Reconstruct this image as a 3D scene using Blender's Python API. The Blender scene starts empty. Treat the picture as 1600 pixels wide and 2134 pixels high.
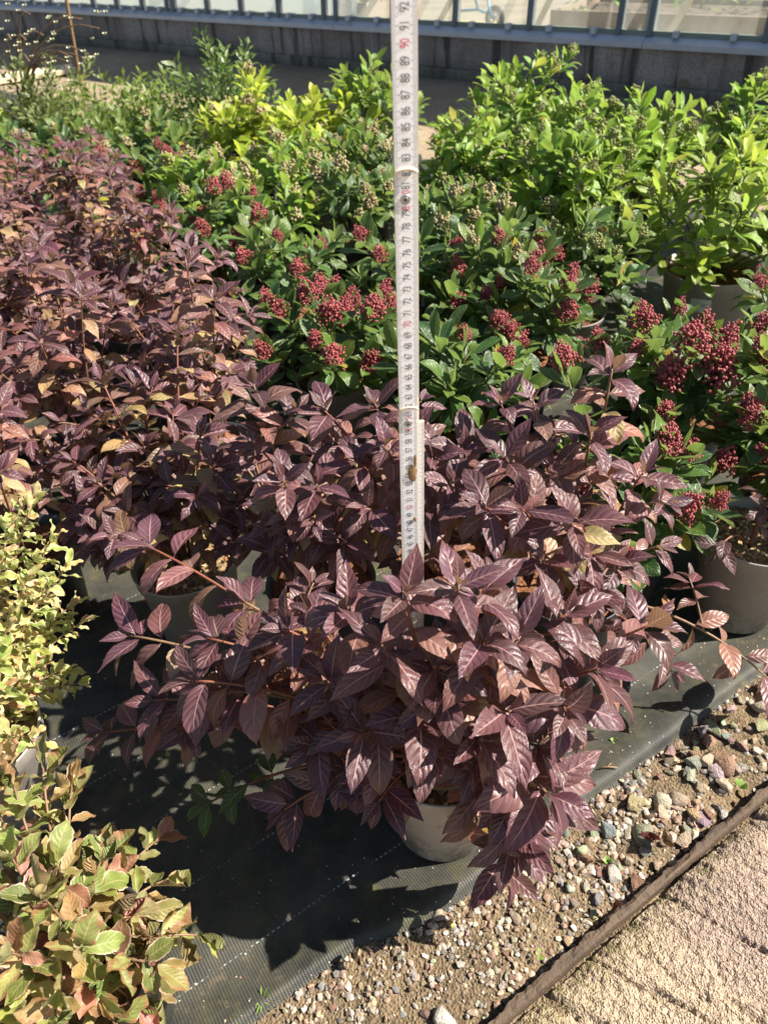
import bpy, bmesh, math, random
import numpy as np
from mathutils import Vector, Matrix, noise

S = bpy.context.scene
COL = S.collection
R_ = math.radians

# ------------------------------------------------------------------ camera
CAM_H, PITCH, ROLL, FPX, CX, CY = 1.17, R_(39.44), R_(4.0), 1602.0, 800.0, 1067.0
FW = Vector((0, math.cos(PITCH), -math.sin(PITCH)))
_u0 = Vector((1, 0, 0)).cross(FW)
CR = Vector((1, 0, 0)) * math.cos(ROLL) - _u0 * math.sin(ROLL)
CU = _u0 * math.cos(ROLL) + Vector((1, 0, 0)) * math.sin(ROLL)
CAMLOC = Vector((0, 0, CAM_H))
cd = bpy.data.cameras.new('camera')
cam = bpy.data.objects.new('camera', cd)
COL.objects.link(cam)
m3 = Matrix((CR, CU, -FW)).transposed()
cam.matrix_world = Matrix.Translation(CAMLOC) @ m3.to_4x4()
cd.sensor_fit = 'HORIZONTAL'
cd.sensor_width = 36
cd.lens = 36 * FPX / 1600
cd.clip_start = 0.02
cd.clip_end = 200
cd.dof.use_dof = True
cd.dof.focus_distance = 1.0
cd.dof.aperture_fstop = 11
S.camera = cam

# ------------------------------------------------------------------ sky, sun, exposure
SUN_EL, SUN_AZ = R_(45), R_(-3)          # azimuth measured from +X towards +Y
TOSUN = Vector((math.cos(SUN_EL) * math.cos(SUN_AZ), math.cos(SUN_EL) * math.sin(SUN_AZ), math.sin(SUN_EL)))
w = bpy.data.worlds.new('World')
S.world = w
w.use_nodes = True
sky = w.node_tree.nodes.new('ShaderNodeTexSky')
sky.sky_type = 'NISHITA'
sky.sun_disc = False
sky.sun_elevation = SUN_EL
sky.sun_rotation = R_(90) - SUN_AZ
bg = w.node_tree.nodes['Background']
bg.inputs['Strength'].default_value = 0.05
w.node_tree.links.new(sky.outputs[0], bg.inputs['Color'])
sl = bpy.data.lights.new('sun', 'SUN')
sl.energy = 5.0
sl.angle = R_(0.5)
sl.color = (1.0, 0.93, 0.82)
sun = bpy.data.objects.new('sun', sl)
COL.objects.link(sun)
sun.rotation_euler = (-TOSUN).to_track_quat('-Z', 'Y').to_euler()
S.view_settings.view_transform = 'Standard'
S.view_settings.look = 'None'
S.view_settings.gamma = 1
S.view_settings.use_curve_mapping = False
S.view_settings.exposure = 1.42
S.render.engine = 'CYCLES'
S.cycles.max_bounces = 6
S.cycles.diffuse_bounces = 3
S.cycles.glossy_bounces = 2
S.cycles.transmission_bounces = 4
S.cycles.transparent_max_bounces = 10
S.cycles.use_denoising = True


def at(px, py, z):
    d = CR * ((px - CX) / FPX) - CU * ((py - CY) / FPX) + FW
    return CAMLOC + d * ((z - CAM_H) / d.z)


# ------------------------------------------------------------------ helpers
class NT:
    """terse node building"""
    def __init__(self, name):
        self.m = bpy.data.materials.new(name)
        self.m.use_nodes = True
        self.t = self.m.node_tree
        self.t.nodes.clear()
        self.out = self.t.nodes.new('ShaderNodeOutputMaterial')

    def n(self, typ, ins=None, out=0, **props):
        nd = self.t.nodes.new('ShaderNode' + typ)
        for k, v in props.items():
            setattr(nd, k, v)
        for k, v in (ins or {}).items():
            sk = nd.inputs[k]
            if isinstance(v, bpy.types.NodeSocket):
                self.t.links.new(v, sk)
            else:
                if isinstance(v, (tuple, list)) and len(v) == 3 and sk.type == 'RGBA':
                    v = (*v, 1)
                sk.default_value = v
        return nd.outputs[out]

    def math(self, op, a, b=0.0, c=None, clamp=False):
        i = {0: a, 1: b}
        if c is not None:
            i[2] = c
        return self.n('Math', i, operation=op, use_clamp=clamp)

    def mix(self, f, a, b, blend='MIX'):
        nd = self.t.nodes.new('ShaderNodeMix')
        nd.data_type = 'RGBA'
        nd.blend_type = blend
        for k, v in ((0, f), (6, a), (7, b)):
            if isinstance(v, bpy.types.NodeSocket):
                self.t.links.new(v, nd.inputs[k])
            else:
                nd.inputs[k].default_value = (*v, 1) if isinstance(v, (tuple, list)) and len(v) == 3 else v
        return nd.outputs[2]

    def ramp(self, f, *stops):
        nd = self.t.nodes.new('ShaderNodeMapRange')
        nd.clamp = True
        lo, hi, a, b = stops
        for k, v in ((1, lo), (2, hi), (3, a), (4, b)):
            nd.inputs[k].default_value = v
        if isinstance(f, bpy.types.NodeSocket):
            self.t.links.new(f, nd.inputs[0])
        return nd.outputs[0]

    def noise(self, vec, scale, detail=3, rough=0.55, out=0):
        i = {'Scale': scale, 'Detail': detail, 'Roughness': rough}
        if vec is not None:
            i['Vector'] = vec
        return self.n('TexNoise', i, out=out)

    def vor(self, vec, scale, out=0, feature='F1'):
        i = {'Scale': scale}
        if vec is not None:
            i['Vector'] = vec
        return self.n('TexVoronoi', i, out=out, feature=feature)

    def obj(self):
        return self.n('TexCoord', out=3)

    def bump(self, h, strength=0.5, dist=0.01):
        return self.n('Bump', {'Height': h, 'Strength': strength, 'Distance': dist})

    def bsdf(self, color, rough=0.5, normal=None, spec=0.5, metal=0.0):
        i = {'Base Color': color, 'Roughness': rough, 'Specular IOR Level': spec, 'Metallic': metal}
        if normal is not None:
            i['Normal'] = normal
        return self.n('BsdfPrincipled', i)

    def done(self, sh):
        self.t.links.new(sh, self.out.inputs[0])
        return self.m


def empty(name, label, cat, loc=(0, 0, 0), group=None, rz=0.0):
    o = bpy.data.objects.new(name, None)
    COL.objects.link(o)
    o.location = loc
    o.rotation_euler = (0, 0, rz)
    o.empty_display_size = 0.05
    o['label'] = label
    o['category'] = cat
    if group:
        o['group'] = group
    return o


def link(name, mesh, parent=None, color=None, mat4=None):
    o = bpy.data.objects.new(name, mesh)
    COL.objects.link(o)
    if parent is not None:
        o.parent = parent
    if mat4 is not None:
        o.matrix_basis = mat4
    if color is not None:
        o.color = (*color, 1)
    return o


def tag(o, label, cat, group=None):
    o['label'] = label
    o['category'] = cat
    if group:
        o['group'] = group
    return o


def mesh_from(name, verts, faces, mat=None, smooth=True, uvs=None):
    me = bpy.data.meshes.new(name)
    me.from_pydata([tuple(v) for v in verts], [], faces)
    if uvs is not None:
        uvl = me.uv_layers.new(name='UVMap')
        li = np.empty(len(me.loops), dtype=np.int32)
        me.loops.foreach_get('vertex_index', li)
        uvl.data.foreach_set('uv', np.asarray(uvs, dtype=np.float32)[li].ravel())
    if mat:
        me.materials.append(mat)
    if smooth:
        me.polygons.foreach_set('use_smooth', [True] * len(me.polygons))
    me.update()
    return me


class MB:
    """collect boxes, tubes and lathes into one mesh"""
    def __init__(self):
        self.v, self.f = [], []

    def add(self, v, f):
        o = len(self.v)
        self.v += [Vector(p) for p in v]
        self.f += [[i + o for i in q] for q in f]
        return self

    def box(self, a, b, M=None):
        (x0, y0, z0), (x1, y1, z1) = a, b
        v = [Vector(p) for p in ((x0, y0, z0), (x1, y0, z0), (x1, y1, z0), (x0, y1, z0), (x0, y0, z1), (x1, y0, z1), (x1, y1, z1), (x0, y1, z1))]
        if M:
            v = [M @ p for p in v]
        return self.add(v, [(0, 3, 2, 1), (4, 5, 6, 7), (0, 1, 5, 4), (1, 2, 6, 5), (2, 3, 7, 6), (3, 0, 4, 7)])

    def tube(self, pts, rad, n=6, cap=True):
        pts = [Vector(p) for p in pts]
        if not isinstance(rad, (list, tuple)):
            rad = [rad] * len(pts)
        vs, fs = [], []
        for i, p in enumerate(pts):
            t = (pts[min(i + 1, len(pts) - 1)] - pts[max(i - 1, 0)])
            t = t.normalized() if t.length > 1e-9 else Vector((0, 0, 1))
            a = t.cross(Vector((0.31, 0.87, 0.2)))
            a.normalize()
            b = t.cross(a)
            for k in range(n):
                th = 2 * math.pi * k / n
                vs.append(p + (a * math.cos(th) + b * math.sin(th)) * rad[i])
        for i in range(len(pts) - 1):
            for k in range(n):
                fs.append((i * n + k, i * n + (k + 1) % n, (i + 1) * n + (k + 1) % n, (i + 1) * n + k))
        if cap:
            fs.append(tuple(range(n - 1, -1, -1)))
            fs.append(tuple((len(pts) - 1) * n + k for k in range(n)))
        return self.add(vs, fs)

    def lathe(self, prof, n=32, c=(0, 0, 0)):
        vs, fs = [], []
        c = Vector(c)
        for r, z in prof:
            for k in range(n):
                th = 2 * math.pi * k / n
                vs.append(c + Vector((r * math.cos(th), r * math.sin(th), z)))
        for i in range(len(prof) - 1):
            for k in range(n):
                fs.append((i * n + k, i * n + (k + 1) % n, (i + 1) * n + (k + 1) % n, (i + 1) * n + k))
        return self.add(vs, fs)

    def mesh(self, name, mat, smooth=False):
        return mesh_from(name, self.v, self.f, mat, smooth)

    def obj(self, name, mat, parent=None, smooth=False):
        return link(name, self.mesh(name, mat, smooth), parent)


# ------------------------------------------------------------------ materials
def leaf_material(name, nv=7.0, vk=0.55, vein=(0.5, 0.3, 0.3), vein_amt=0.5, lat_amt=0.2, margin=None, margin_w=0.85,
                  back=None, back_amt=0.6, rough=0.42, trans=0.25, bump=0.5, spec=0.5, dry=None, tr_gain=1.6, quilt=0.6, sheen=0.0):
    k = NT(name)
    uv = k.n('TexCoord', out=2)
    sp = k.n('SeparateXYZ', {0: uv})
    sepn = sp.node
    u, v = sepn.outputs[0], sepn.outputs[1]
    oc = k.n('ObjectInfo', out=1)
    rnd = oc.node.outputs['Random']
    joined = k.n('Attribute', out=2, attribute_name='own_pigment')
    oc = k.mix(joined, oc, k.n('Attribute', out=0, attribute_name='pigment'))
    a = k.math('ABSOLUTE', k.math('MULTIPLY', k.math('SUBTRACT', u, 0.5), 2.0))
    a_s = k.math('POWER', a, 1.15)
    s = k.math('SUBTRACT', k.math('MULTIPLY', v, nv), k.math('MULTIPLY', a_s, vk * nv * 0.42))
    s = k.math('ADD', k.math('ADD', s, rnd), k.math('MULTIPLY', k.noise(k.obj(), 3.0, 2), 0.5))
    fr = k.math('FRACT', s)
    dist = k.math('MULTIPLY', k.math('ABSOLUTE', k.math('SUBTRACT', fr, 0.5)), 2.0)     # 1 on a vein
    lat = k.ramp(dist, 0.86, 0.99, 0, 1)
    lat = k.math('MULTIPLY', lat, k.ramp(a, 0.7, 1.0, 1, 0.1))
    midw = k.math('SUBTRACT', 0.085, k.math('MULTIPLY', v, 0.05))
    mid = k.math('SUBTRACT', 1.0, k.math('DIVIDE', a, midw), clamp=True)
    mid = k.ramp(mid, 0.0, 0.6, 0, 1)
    ob = k.obj()
    big = k.noise(ob, 2.3, 3)
    fine = k.noise(ob, 38, 2)
    col = k.mix(k.ramp(big, 0.3, 0.7, 0, 0.55), oc, k.mix(1.0, oc, (1.35, 1.3, 0.9), 'MULTIPLY'))
    col = k.mix(k.ramp(fine, 0.35, 0.7, 0, 0.3), col, k.mix(1.0, oc, (0.6, 0.6, 0.7), 'MULTIPLY'))
    col = k.mix(k.math('MULTIPLY', lat, lat_amt), col, vein)
    col = k.mix(k.math('MULTIPLY', mid, vein_amt), col, vein)
    if margin:
        mg = k.math('ADD', a, k.math('MULTIPLY', k.math('SUBTRACT', k.noise(ob, 6, 3), 0.5), 0.5))
        col = k.mix(k.ramp(mg, margin_w, margin_w + 0.1, 0, 0.95), col, margin)
    if dry:
        e = k.math('ADD', k.math('MULTIPLY', a, 0.35), k.math('MULTIPLY', v, 0.45))
        e = k.math('ADD', e, k.math('MULTIPLY', k.math('SUBTRACT', k.noise(ob, 3.1, 4), 0.5), 1.3))
        e = k.math('ADD', e, k.math('MULTIPLY', k.math('SUBTRACT', rnd, 0.5), 0.5))
        col = k.mix(k.ramp(e, 0.62, 0.72, 0, 1), col, k.mix(k.noise(ob, 9, 2), dry, (0.16, 0.07, 0.03)))
    if back:
        bf = k.n('NewGeometry', out=6)
        col = k.mix(k.math('MULTIPLY', bf, back_amt), col, back)
    # relief: quilted between the veins, sunk midrib, pebbled skin
    h = k.math('MULTIPLY', k.math('MULTIPLY', k.math('SUBTRACT', 1.0, k.math('POWER', dist, 2.0)), k.ramp(a, 0.5, 1.0, 1, 0.2)), quilt)
    h = k.math('SUBTRACT', h, k.math('MULTIPLY', mid, 0.8))
    h = k.math('ADD', h, k.math('MULTIPLY', fine, 0.35))
    nrm = k.bump(h, bump, 0.03)
    p = k.bsdf(col, k.ramp(fine, 0.3, 0.7, rough - 0.06, rough + 0.1), nrm, spec)
    if sheen:
        p.node.inputs['Sheen Weight'].default_value = sheen
        p.node.inputs['Sheen Roughness'].default_value = 0.4
    tc = k.mix(1.0, col, (tr_gain, tr_gain, tr_gain * 0.8), 'MULTIPLY')
    tr = k.n('BsdfTranslucent', {'Color': tc, 'Normal': nrm})
    sh = k.n('MixShader', {0: trans, 1: p, 2: tr})
    return k.done(sh)


M = {}
M['weigela'] = leaf_material('purple_leaf', nv=6.5, vein=(0.46, 0.27, 0.26), vein_amt=0.8, lat_amt=0.22, back=(0.20, 0.12, 0.075), back_amt=0.65,
                             rough=0.38, trans=0.27, bump=0.25, spec=0.5, tr_gain=2.0, quilt=0.5)
M['skimmia'] = leaf_material('evergreen_leaf', nv=9, vein=(0.22, 0.30, 0.08), vein_amt=0.45, lat_amt=0.06, margin=(0.42, 0.46, 0.26), margin_w=0.90,
                             back=(0.15, 0.20, 0.06), back_amt=0.5, rough=0.30, trans=0.36, bump=0.25, quilt=0.15, tr_gain=2.2)
M['cream'] = leaf_material('variegated_leaf', nv=7, vein=(0.50, 0.46, 0.22), vein_amt=0.4, lat_amt=0.1, margin=(0.60, 0.52, 0.30), margin_w=0.72,
                           back=(0.32, 0.34, 0.16), back_amt=0.5, rough=0.5, trans=0.36, bump=0.12, quilt=0.3, dry=(0.50, 0.33, 0.15), tr_gain=1.7)
M['pinkedge'] = leaf_material('crisp_leaf', nv=8, vein=(0.50, 0.42, 0.20), vein_amt=0.6, lat_amt=0.2, margin=(0.62, 0.48, 0.34), margin_w=0.86,
                              back=(0.30, 0.26, 0.14), back_amt=0.5, rough=0.48, trans=0.38, bump=0.18, quilt=0.4, dry=(0.42, 0.26, 0.12), tr_gain=1.7)
M['dryleaf'] = leaf_material('dry_leaf', nv=8, vein=(0.3, 0.2, 0.1), vein_amt=0.4, lat_amt=0.2, rough=0.7, trans=0.15, bump=0.8)


def mat_stem(name, col, col2):
    k = NT(name)
    ob = k.obj()
    c = k.mix(k.noise(ob, 40, 3), col, col2)
    return k.done(k.bsdf(c, 0.55, k.bump(k.noise(ob, 160, 2), 0.4, 0.002)))


M['stem_red'] = mat_stem('red_stem', (0.13, 0.030, 0.022), (0.20, 0.075, 0.035))
M['stem_tan'] = mat_stem('tan_stem', (0.26, 0.16, 0.085), (0.13, 0.07, 0.04))
M['stem_green'] = mat_stem('green_stem', (0.10, 0.12, 0.03), (0.16, 0.13, 0.05))


def mat_pot(name, col, dirt=(0.10, 0.08, 0.05), speck=0.6):
    k = NT(name)
    ob = k.obj()
    z = k.n('SeparateXYZ', {0: ob}, out=2)
    low = k.ramp(z, 0.0, 0.12, 0.5, 0.05)
    d = k.ramp(k.math('ADD', k.noise(ob, 30, 5, 0.7), k.math('MULTIPLY', low, 0.45)), 0.62, 0.8, 0, speck)
    c = k.mix(d, k.mix(k.noise(ob, 6, 3), col, tuple(x * 0.85 for x in col)), dirt)
    sp = k.ramp(k.noise(ob, 140, 2), 0.66, 0.72, 0, 0.7)
    c = k.mix(k.math('MULTIPLY', sp, low), c, (0.05, 0.04, 0.03))
    mp = k.n('Mapping', {'Vector': ob, 'Scale': (30, 30, 3)})
    c = k.mix(k.ramp(k.noise(mp, 1.0, 4, 0.6), 0.5, 0.7, 0, 0.45), c, tuple(x * 0.55 for x in col))
    splash = k.math('MULTIPLY', k.ramp(k.noise(ob, 75, 4, 0.7), 0.5, 0.6, 0, 1), k.ramp(z, 0.0, 0.10, 0.9, 0.0))
    c = k.mix(splash, c, dirt)
    return k.done(k.bsdf(c, 0.5, k.bump(k.noise(ob, 60, 3), 0.15, 0.002)))


M['pot_pale'] = mat_pot('taupe_plastic', (0.46, 0.42, 0.37))
M['pot_grey'] = mat_pot('grey_plastic', (0.30, 0.28, 0.25), speck=0.35)
M['pot_dark'] = mat_pot('black_and_shaded_plastic', (0.035, 0.037, 0.042), speck=0.15)  # black pots; on half-hidden pots the colour stands in for deep shade


def mat_soil(name, a, b, c):
    k = NT(name)
    ob = k.obj()
    vc = k.vor(ob, 130, out=1)
    vs = k.n('SeparateColor', {0: vc})
    vd = k.vor(ob, 130)
    col = k.mix(vs, a, b)
    col = k.mix(k.ramp(k.noise(ob, 60, 3), 0.5, 0.7, 0, 0.8), col, c)
    return k.done(k.bsdf(col, 0.85, k.bump(vd, 0.9, 0.004), 0.25))


M['soil_bark'] = mat_soil('bark_compost', (0.24, 0.10, 0.045), (0.09, 0.04, 0.02), (0.04, 0.02, 0.012))
M['soil_tan'] = mat_soil('dry_compost', (0.36, 0.25, 0.13), (0.16, 0.10, 0.05), (0.06, 0.04, 0.022))


def mat_chip():
    k = NT('bark_chip')
    at_ = k.n('Attribute', {}, out=0, attribute_name='Col')
    return k.done(k.bsdf(at_, 0.8, k.bump(k.noise(k.obj(), 300, 2), 0.5, 0.002), 0.3))


M['chip'] = mat_chip()


def mat_bud(name, c0, c1, rough=0.45):
    k = NT(name)
    ob = k.obj()
    rn = k.n('ObjectInfo', out=5)
    n = k.vor(ob, 9, out=1)
    s = k.n('SeparateColor', {0: n})
    c = k.mix(s, c0, c1)
    c = k.mix(k.math('MULTIPLY', rn, 0.4), c, k.mix(1.0, c, (1.3, 1.5, 1.3), 'MULTIPLY'))
    return k.done(k.bsdf(c, rough, k.bump(k.noise(ob, 60, 2), 0.3, 0.01)))


M['bud_red'] = mat_bud('red_bud', (0.19, 0.024, 0.034), (0.39, 0.085, 0.088))
M['bud_green'] = mat_bud('green_bud', (0.30, 0.27, 0.10), (0.20, 0.22, 0.07))
M['bud_tan'] = mat_bud('tan_bud', (0.36, 0.27, 0.15), (0.26, 0.22, 0.10))


def mat_membrane():
    k = NT('woven_ground_fabric')
    ob = k.obj()
    # weave axes run along and across the strip
    vr = k.n('VectorRotate', {'Vector': ob, 'Angle': -R_(31.5)}, rotation_type='Z_AXIS')
    sx = k.n('SeparateXYZ', {0: vr})
    x, y = sx.node.outputs[0], sx.node.outputs[1]
    wx = k.math('SINE', k.math('MULTIPLY', x, 2 * math.pi / 0.0042))
    wy = k.math('SINE', k.math('MULTIPLY', y, 2 * math.pi / 0.0030))
    weave = k.math('ADD', k.math('MULTIPLY', wx, 0.9), k.math('MULTIPLY', k.math('MULTIPLY', wx, wy), 0.6))
    big = k.noise(ob, 5, 5, 0.65)
    mid = k.noise(ob, 22, 4, 0.65)
    col = k.mix(k.ramp(weave, -1, 1, 0, 1), (0.010, 0.011, 0.012), (0.030, 0.032, 0.031))
    dust = k.ramp(k.math('ADD', k.math('MULTIPLY', big, 0.6), k.math('MULTIPLY', mid, 0.5)), 0.42, 0.72, 0.05, 0.6)
    col = k.mix(dust, col, (0.098, 0.092, 0.064))
    moss = k.ramp(k.noise(ob, 13, 5, 0.7), 0.54, 0.70, 0, 0.7)
    col = k.mix(moss, col, (0.085, 0.085, 0.032))
    soil = k.math('MULTIPLY', k.ramp(k.noise(ob, 34, 6, 0.75), 0.56, 0.68, 0, 0.75), k.ramp(big, 0.42, 0.6, 0, 1))
    col = k.mix(soil, col, (0.14, 0.105, 0.062))
    grit = k.ramp(k.noise(ob, 210, 2), 0.70, 0.74, 0, 0.8)
    col = k.mix(k.math('MULTIPLY', grit, dust), col, (0.36, 0.30, 0.2))
    # pale tracer threads woven in
    fy = k.math('FRACT', k.math('DIVIDE', k.math('ADD', y, 0.072), 0.13))
    ln = k.math('LESS_THAN', k.math('ABSOLUTE', k.math('SUBTRACT', fy, 0.5)), 0.007)
    dash = k.ramp(k.math('SINE', k.math('MULTIPLY', x, 2 * math.pi / 0.0085)), -0.2, 0.1, 0, 1)
    ln = k.math('MULTIPLY', k.math('MULTIPLY', ln, dash), k.ramp(mid, 0.4, 0.6, 0.8, 0.05))
    col = k.mix(ln, col, (0.42, 0.46, 0.46))
    h = k.math('ADD', k.math('MULTIPLY', weave, 0.5), k.math('MULTIPLY', mid, 0.8))
    return k.done(k.bsdf(col, 0.55, k.bump(h, 0.45, 0.0010), 0.3))


M['membrane'] = mat_membrane()


def mat_earth():
    k = NT('gritty_earth')
    ob = k.obj()
    n1 = k.noise(ob, 9, 5, 0.6)
    n2 = k.noise(ob, 70, 4, 0.65)
    vc = k.n('SeparateColor', {0: k.vor(ob, 260, out=1)})
    col = k.mix(k.ramp(n1, 0.35, 0.65, 0, 1), (0.045, 0.032, 0.018), (0.165, 0.115, 0.066))
    col = k.mix(k.math('MULTIPLY', vc, 0.55), col, (0.27, 0.205, 0.13))
    col = k.mix(k.ramp(n2, 0.55, 0.7, 0, 0.7), col, (0.06, 0.045, 0.028))
    col = k.mix(k.ramp(k.noise(ob, 17, 4, 0.7), 0.62, 0.72, 0, 0.6), col, (0.09, 0.10, 0.03))
    h = k.math('ADD', n2, k.math('MULTIPLY', k.vor(ob, 260), 0.8))
    return k.done(k.bsdf(col, 0.9, k.bump(h, 0.9, 0.004), 0.2))


M['earth'] = mat_earth()


def mat_path():
    k = NT('weathered_path')
    ob = k.obj()
    n1 = k.noise(ob, 1.6, 5, 0.65)
    n2 = k.noise(ob, 30, 4, 0.65)
    col = k.mix(k.ramp(n1, 0.35, 0.65, 0, 1), (0.22, 0.165, 0.105), (0.32, 0.25, 0.17))
    col = k.mix(k.ramp(n2, 0.5, 0.7, 0, 0.7), col, (0.13, 0.10, 0.07))
    sp = k.ramp(k.noise(ob, 90, 2), 0.62, 0.7, 0, 0.7)
    col = k.mix(sp, col, (0.42, 0.36, 0.27))
    return k.done(k.bsdf(col, 0.85, k.bump(n2, 0.6, 0.01), 0.25))


M['path'] = mat_path()


def mat_slab():
    k = NT('riven_sandstone')
    ob = k.obj()
    n1 = k.noise(ob, 4.2, 4, 0.6)
    sx = k.n('SeparateXYZ', {0: ob})
    x, y = sx.node.outputs[0], sx.node.outputs[1]
    band = k.math('ADD', k.math('ADD', k.math('MULTIPLY', x, 4.2), k.math('MULTIPLY', y, 1.2)), k.math('MULTIPLY', n1, 1.6))
    col = k.mix(k.ramp(band, 1.7, 2.25, 0, 1), (0.40, 0.305, 0.21), (0.29, 0.215, 0.18))
    col = k.mix(k.ramp(k.noise(ob, 14, 5, 0.7), 0.5, 0.7, 0, 0.6), col, (0.46, 0.36, 0.25))
    g = k.n('SeparateColor', {0: k.vor(ob, 330, out=1)})
    col = k.mix(k.math('MULTIPLY', g, 0.4), col, (0.56, 0.44, 0.32))
    col = k.mix(k.ramp(k.noise(ob, 190, 3, 0.7), 0.52, 0.64, 0, 0.85), col, (0.14, 0.092, 0.066))
    my = k.math('ADD', y, k.math('MULTIPLY', k.math('SUBTRACT', k.noise(ob, 18, 4), 0.5), 0.12))
    moss = k.math('MULTIPLY', k.ramp(my, -0.075, -0.0, 0, 0.75), k.ramp(k.noise(ob, 45, 3), 0.45, 0.6, 0.2, 1))
    col = k.mix(moss, col, (0.13, 0.125, 0.035))
    h = k.math('ADD', k.math('MULTIPLY', k.noise(ob, 160, 3, 0.7), 1.0), k.math('MULTIPLY', k.vor(ob, 330), 0.5))
    return k.done(k.bsdf(col, 0.85, k.bump(h, 1.0, 0.007), 0.25))


M['slab'] = mat_slab()


def mat_wood(name, a, b, scale=1.0, rough=0.75):
    k = NT(name)
    ob = k.obj()
    mp = k.n('Mapping', {'Vector': ob, 'Scale': (3 * scale, 60 * scale, 60 * scale)})
    n = k.noise(mp, 1.0, 5, 0.65)
    n2 = k.noise(ob, 12 * scale, 4, 0.6)
    col = k.mix(k.ramp(n, 0.3, 0.7, 0, 1), a, b)
    col = k.mix(k.ramp(n2, 0.5, 0.75, 0, 0.6), col, tuple(x * 0.45 for x in a))
    return k.done(k.bsdf(col, rough, k.bump(k.math('ADD', n, k.noise(ob, 120 * scale, 4, 0.7)), 0.8, 0.004), 0.3))


M['edging'] = mat_wood('weathered_board', (0.060, 0.042, 0.030), (0.13, 0.090, 0.060))
M['timber'] = mat_wood('pale_timber', (0.62, 0.52, 0.33), (0.72, 0.62, 0.44), 0.3)
M['bamboo'] = mat_wood('brown_cane', (0.28, 0.16, 0.07), (0.22, 0.12, 0.06), 0.6)


def mat_vcol(name, rough=0.8, bs=120, bstr=0.5):
    k = NT(name)
    ob = k.obj()
    c = k.n('Attribute', {}, attribute_name='Col')
    n = k.noise(ob, bs, 3, 0.65)
    c = k.mix(k.ramp(n, 0.4, 0.7, 0, 0.55), c, k.mix(1.0, c, (0.62, 0.58, 0.55), 'MULTIPLY'))
    return k.done(k.bsdf(c, rough, k.bump(n, bstr, 0.003), 0.3))


M['gravel'] = mat_vcol('loose_gravel')


def mat_stone():
    k = NT('field_stone')
    ob = k.obj()
    c = k.n('ObjectInfo', out=1)
    n = k.noise(ob, 2.4, 4, 0.65)
    n2 = k.noise(ob, 9, 3, 0.7)
    c2 = k.mix(k.ramp(n, 0.42, 0.62, 0, 0.6), c, k.mix(1.0, c, (0.6, 0.55, 0.5), 'MULTIPLY'))
    c2 = k.mix(k.ramp(n2, 0.55, 0.7, 0, 0.5), c2, (0.16, 0.12, 0.075))
    return k.done(k.bsdf(c2, 0.75, k.bump(k.math('ADD', n, n2), 0.5, 0.15), 0.35))


M['stone'] = mat_stone()


def mat_concrete():
    k = NT('stained_concrete')
    ob = k.obj()
    sx = k.n('SeparateXYZ', {0: ob})
    z = sx.node.outputs[2]
    n1 = k.noise(ob, 2.2, 5, 0.7)
    mp = k.n('Mapping', {'Vector': ob, 'Scale': (7, 7, 0.7)})
    st = k.noise(mp, 1.4, 4, 0.6)
    n2 = k.noise(ob, 60, 3, 0.65)
    col = k.mix(k.ramp(n1, 0.35, 0.65, 0, 1), (0.25, 0.20, 0.17), (0.44, 0.38, 0.33))
    col = k.mix(k.ramp(st, 0.52, 0.62, 0, 0.9), col, (0.055, 0.048, 0.04))
    col = k.mix(k.ramp(st, 0.28, 0.4, 0.55, 0), col, (0.6, 0.58, 0.56))
    col = k.mix(k.ramp(n2, 0.45, 0.65, 0, 0.7), col, (0.16, 0.14, 0.12))
    low = k.ramp(k.math('ADD', z, k.math('MULTIPLY', n1, 0.12)), 0.04, 0.2, 0.85, 0)
    col = k.mix(low, col, (0.075, 0.075, 0.045))
    col = k.mix(k.ramp(k.noise(ob, 3.1, 4), 0.66, 0.74, 0, 0.6), col, (0.16, 0.14, 0.04))
    return k.done(k.bsdf(col, 0.85, k.bump(n2, 0.5, 0.006), 0.25))


M['concrete'] = mat_concrete()


def mat_plain(name, col, rough=0.5, metal=0.0, var=0.15, spec=0.5, sc=20):
    k = NT(name)
    ob = k.obj()
    c = k.mix(k.noise(ob, sc, 4), tuple(x * (1 - var) for x in col), tuple(min(1, x * (1 + var)) for x in col))
    return k.done(k.bsdf(c, rough, k.bump(k.noise(ob, sc * 3, 2), 0.1, 0.002), spec, metal))


M['alu'] = mat_plain('dull_aluminium', (0.50, 0.53, 0.58), 0.45, 0.35)
M['bar'] = mat_plain('grey_glazing_bar', (0.13, 0.155, 0.175), 0.5, 0.2)
M['gasket'] = mat_plain('green_grey_rail', (0.20, 0.235, 0.20), 0.6)
M['blue'] = mat_plain('blue_paint', (0.08, 0.25, 0.5), 0.4)
M['yellow'] = mat_plain('yellow_paint', (0.75, 0.55, 0.08), 0.4)
M['rubber'] = mat_plain('black_rubber', (0.035, 0.035, 0.035), 0.7)
M['cream_rim'] = mat_plain('cream_rim', (0.65, 0.55, 0.42), 0.4)
M['steel'] = mat_plain('rivet_steel', (0.42, 0.41, 0.40), 0.35, 0.8)
M['black'] = mat_plain('black_hole', (0.012, 0.012, 0.012), 0.6)
M['ink'] = mat_plain('black_ink', (0.03, 0.03, 0.04), 0.6)
M['redink'] = mat_plain('red_ink', (0.62, 0.03, 0.06), 0.6)
M['mud'] = mat_plain('dried_mud', (0.26, 0.15, 0.07), 0.85, sc=200, var=0.4)
M['white'] = mat_plain('white_flower', (0.55, 0.54, 0.36), 0.6)
M['bed_soil'] = mat_plain('dark_bed', (0.12, 0.085, 0.06), 0.9, var=0.4, sc=6)
M['tray'] = mat_plain('brown_crate', (0.30, 0.23, 0.17), 0.8, var=0.3)
M['inside'] = mat_plain('pale_floor', (0.26, 0.22, 0.165), 0.9, var=0.5, sc=3)
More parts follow.
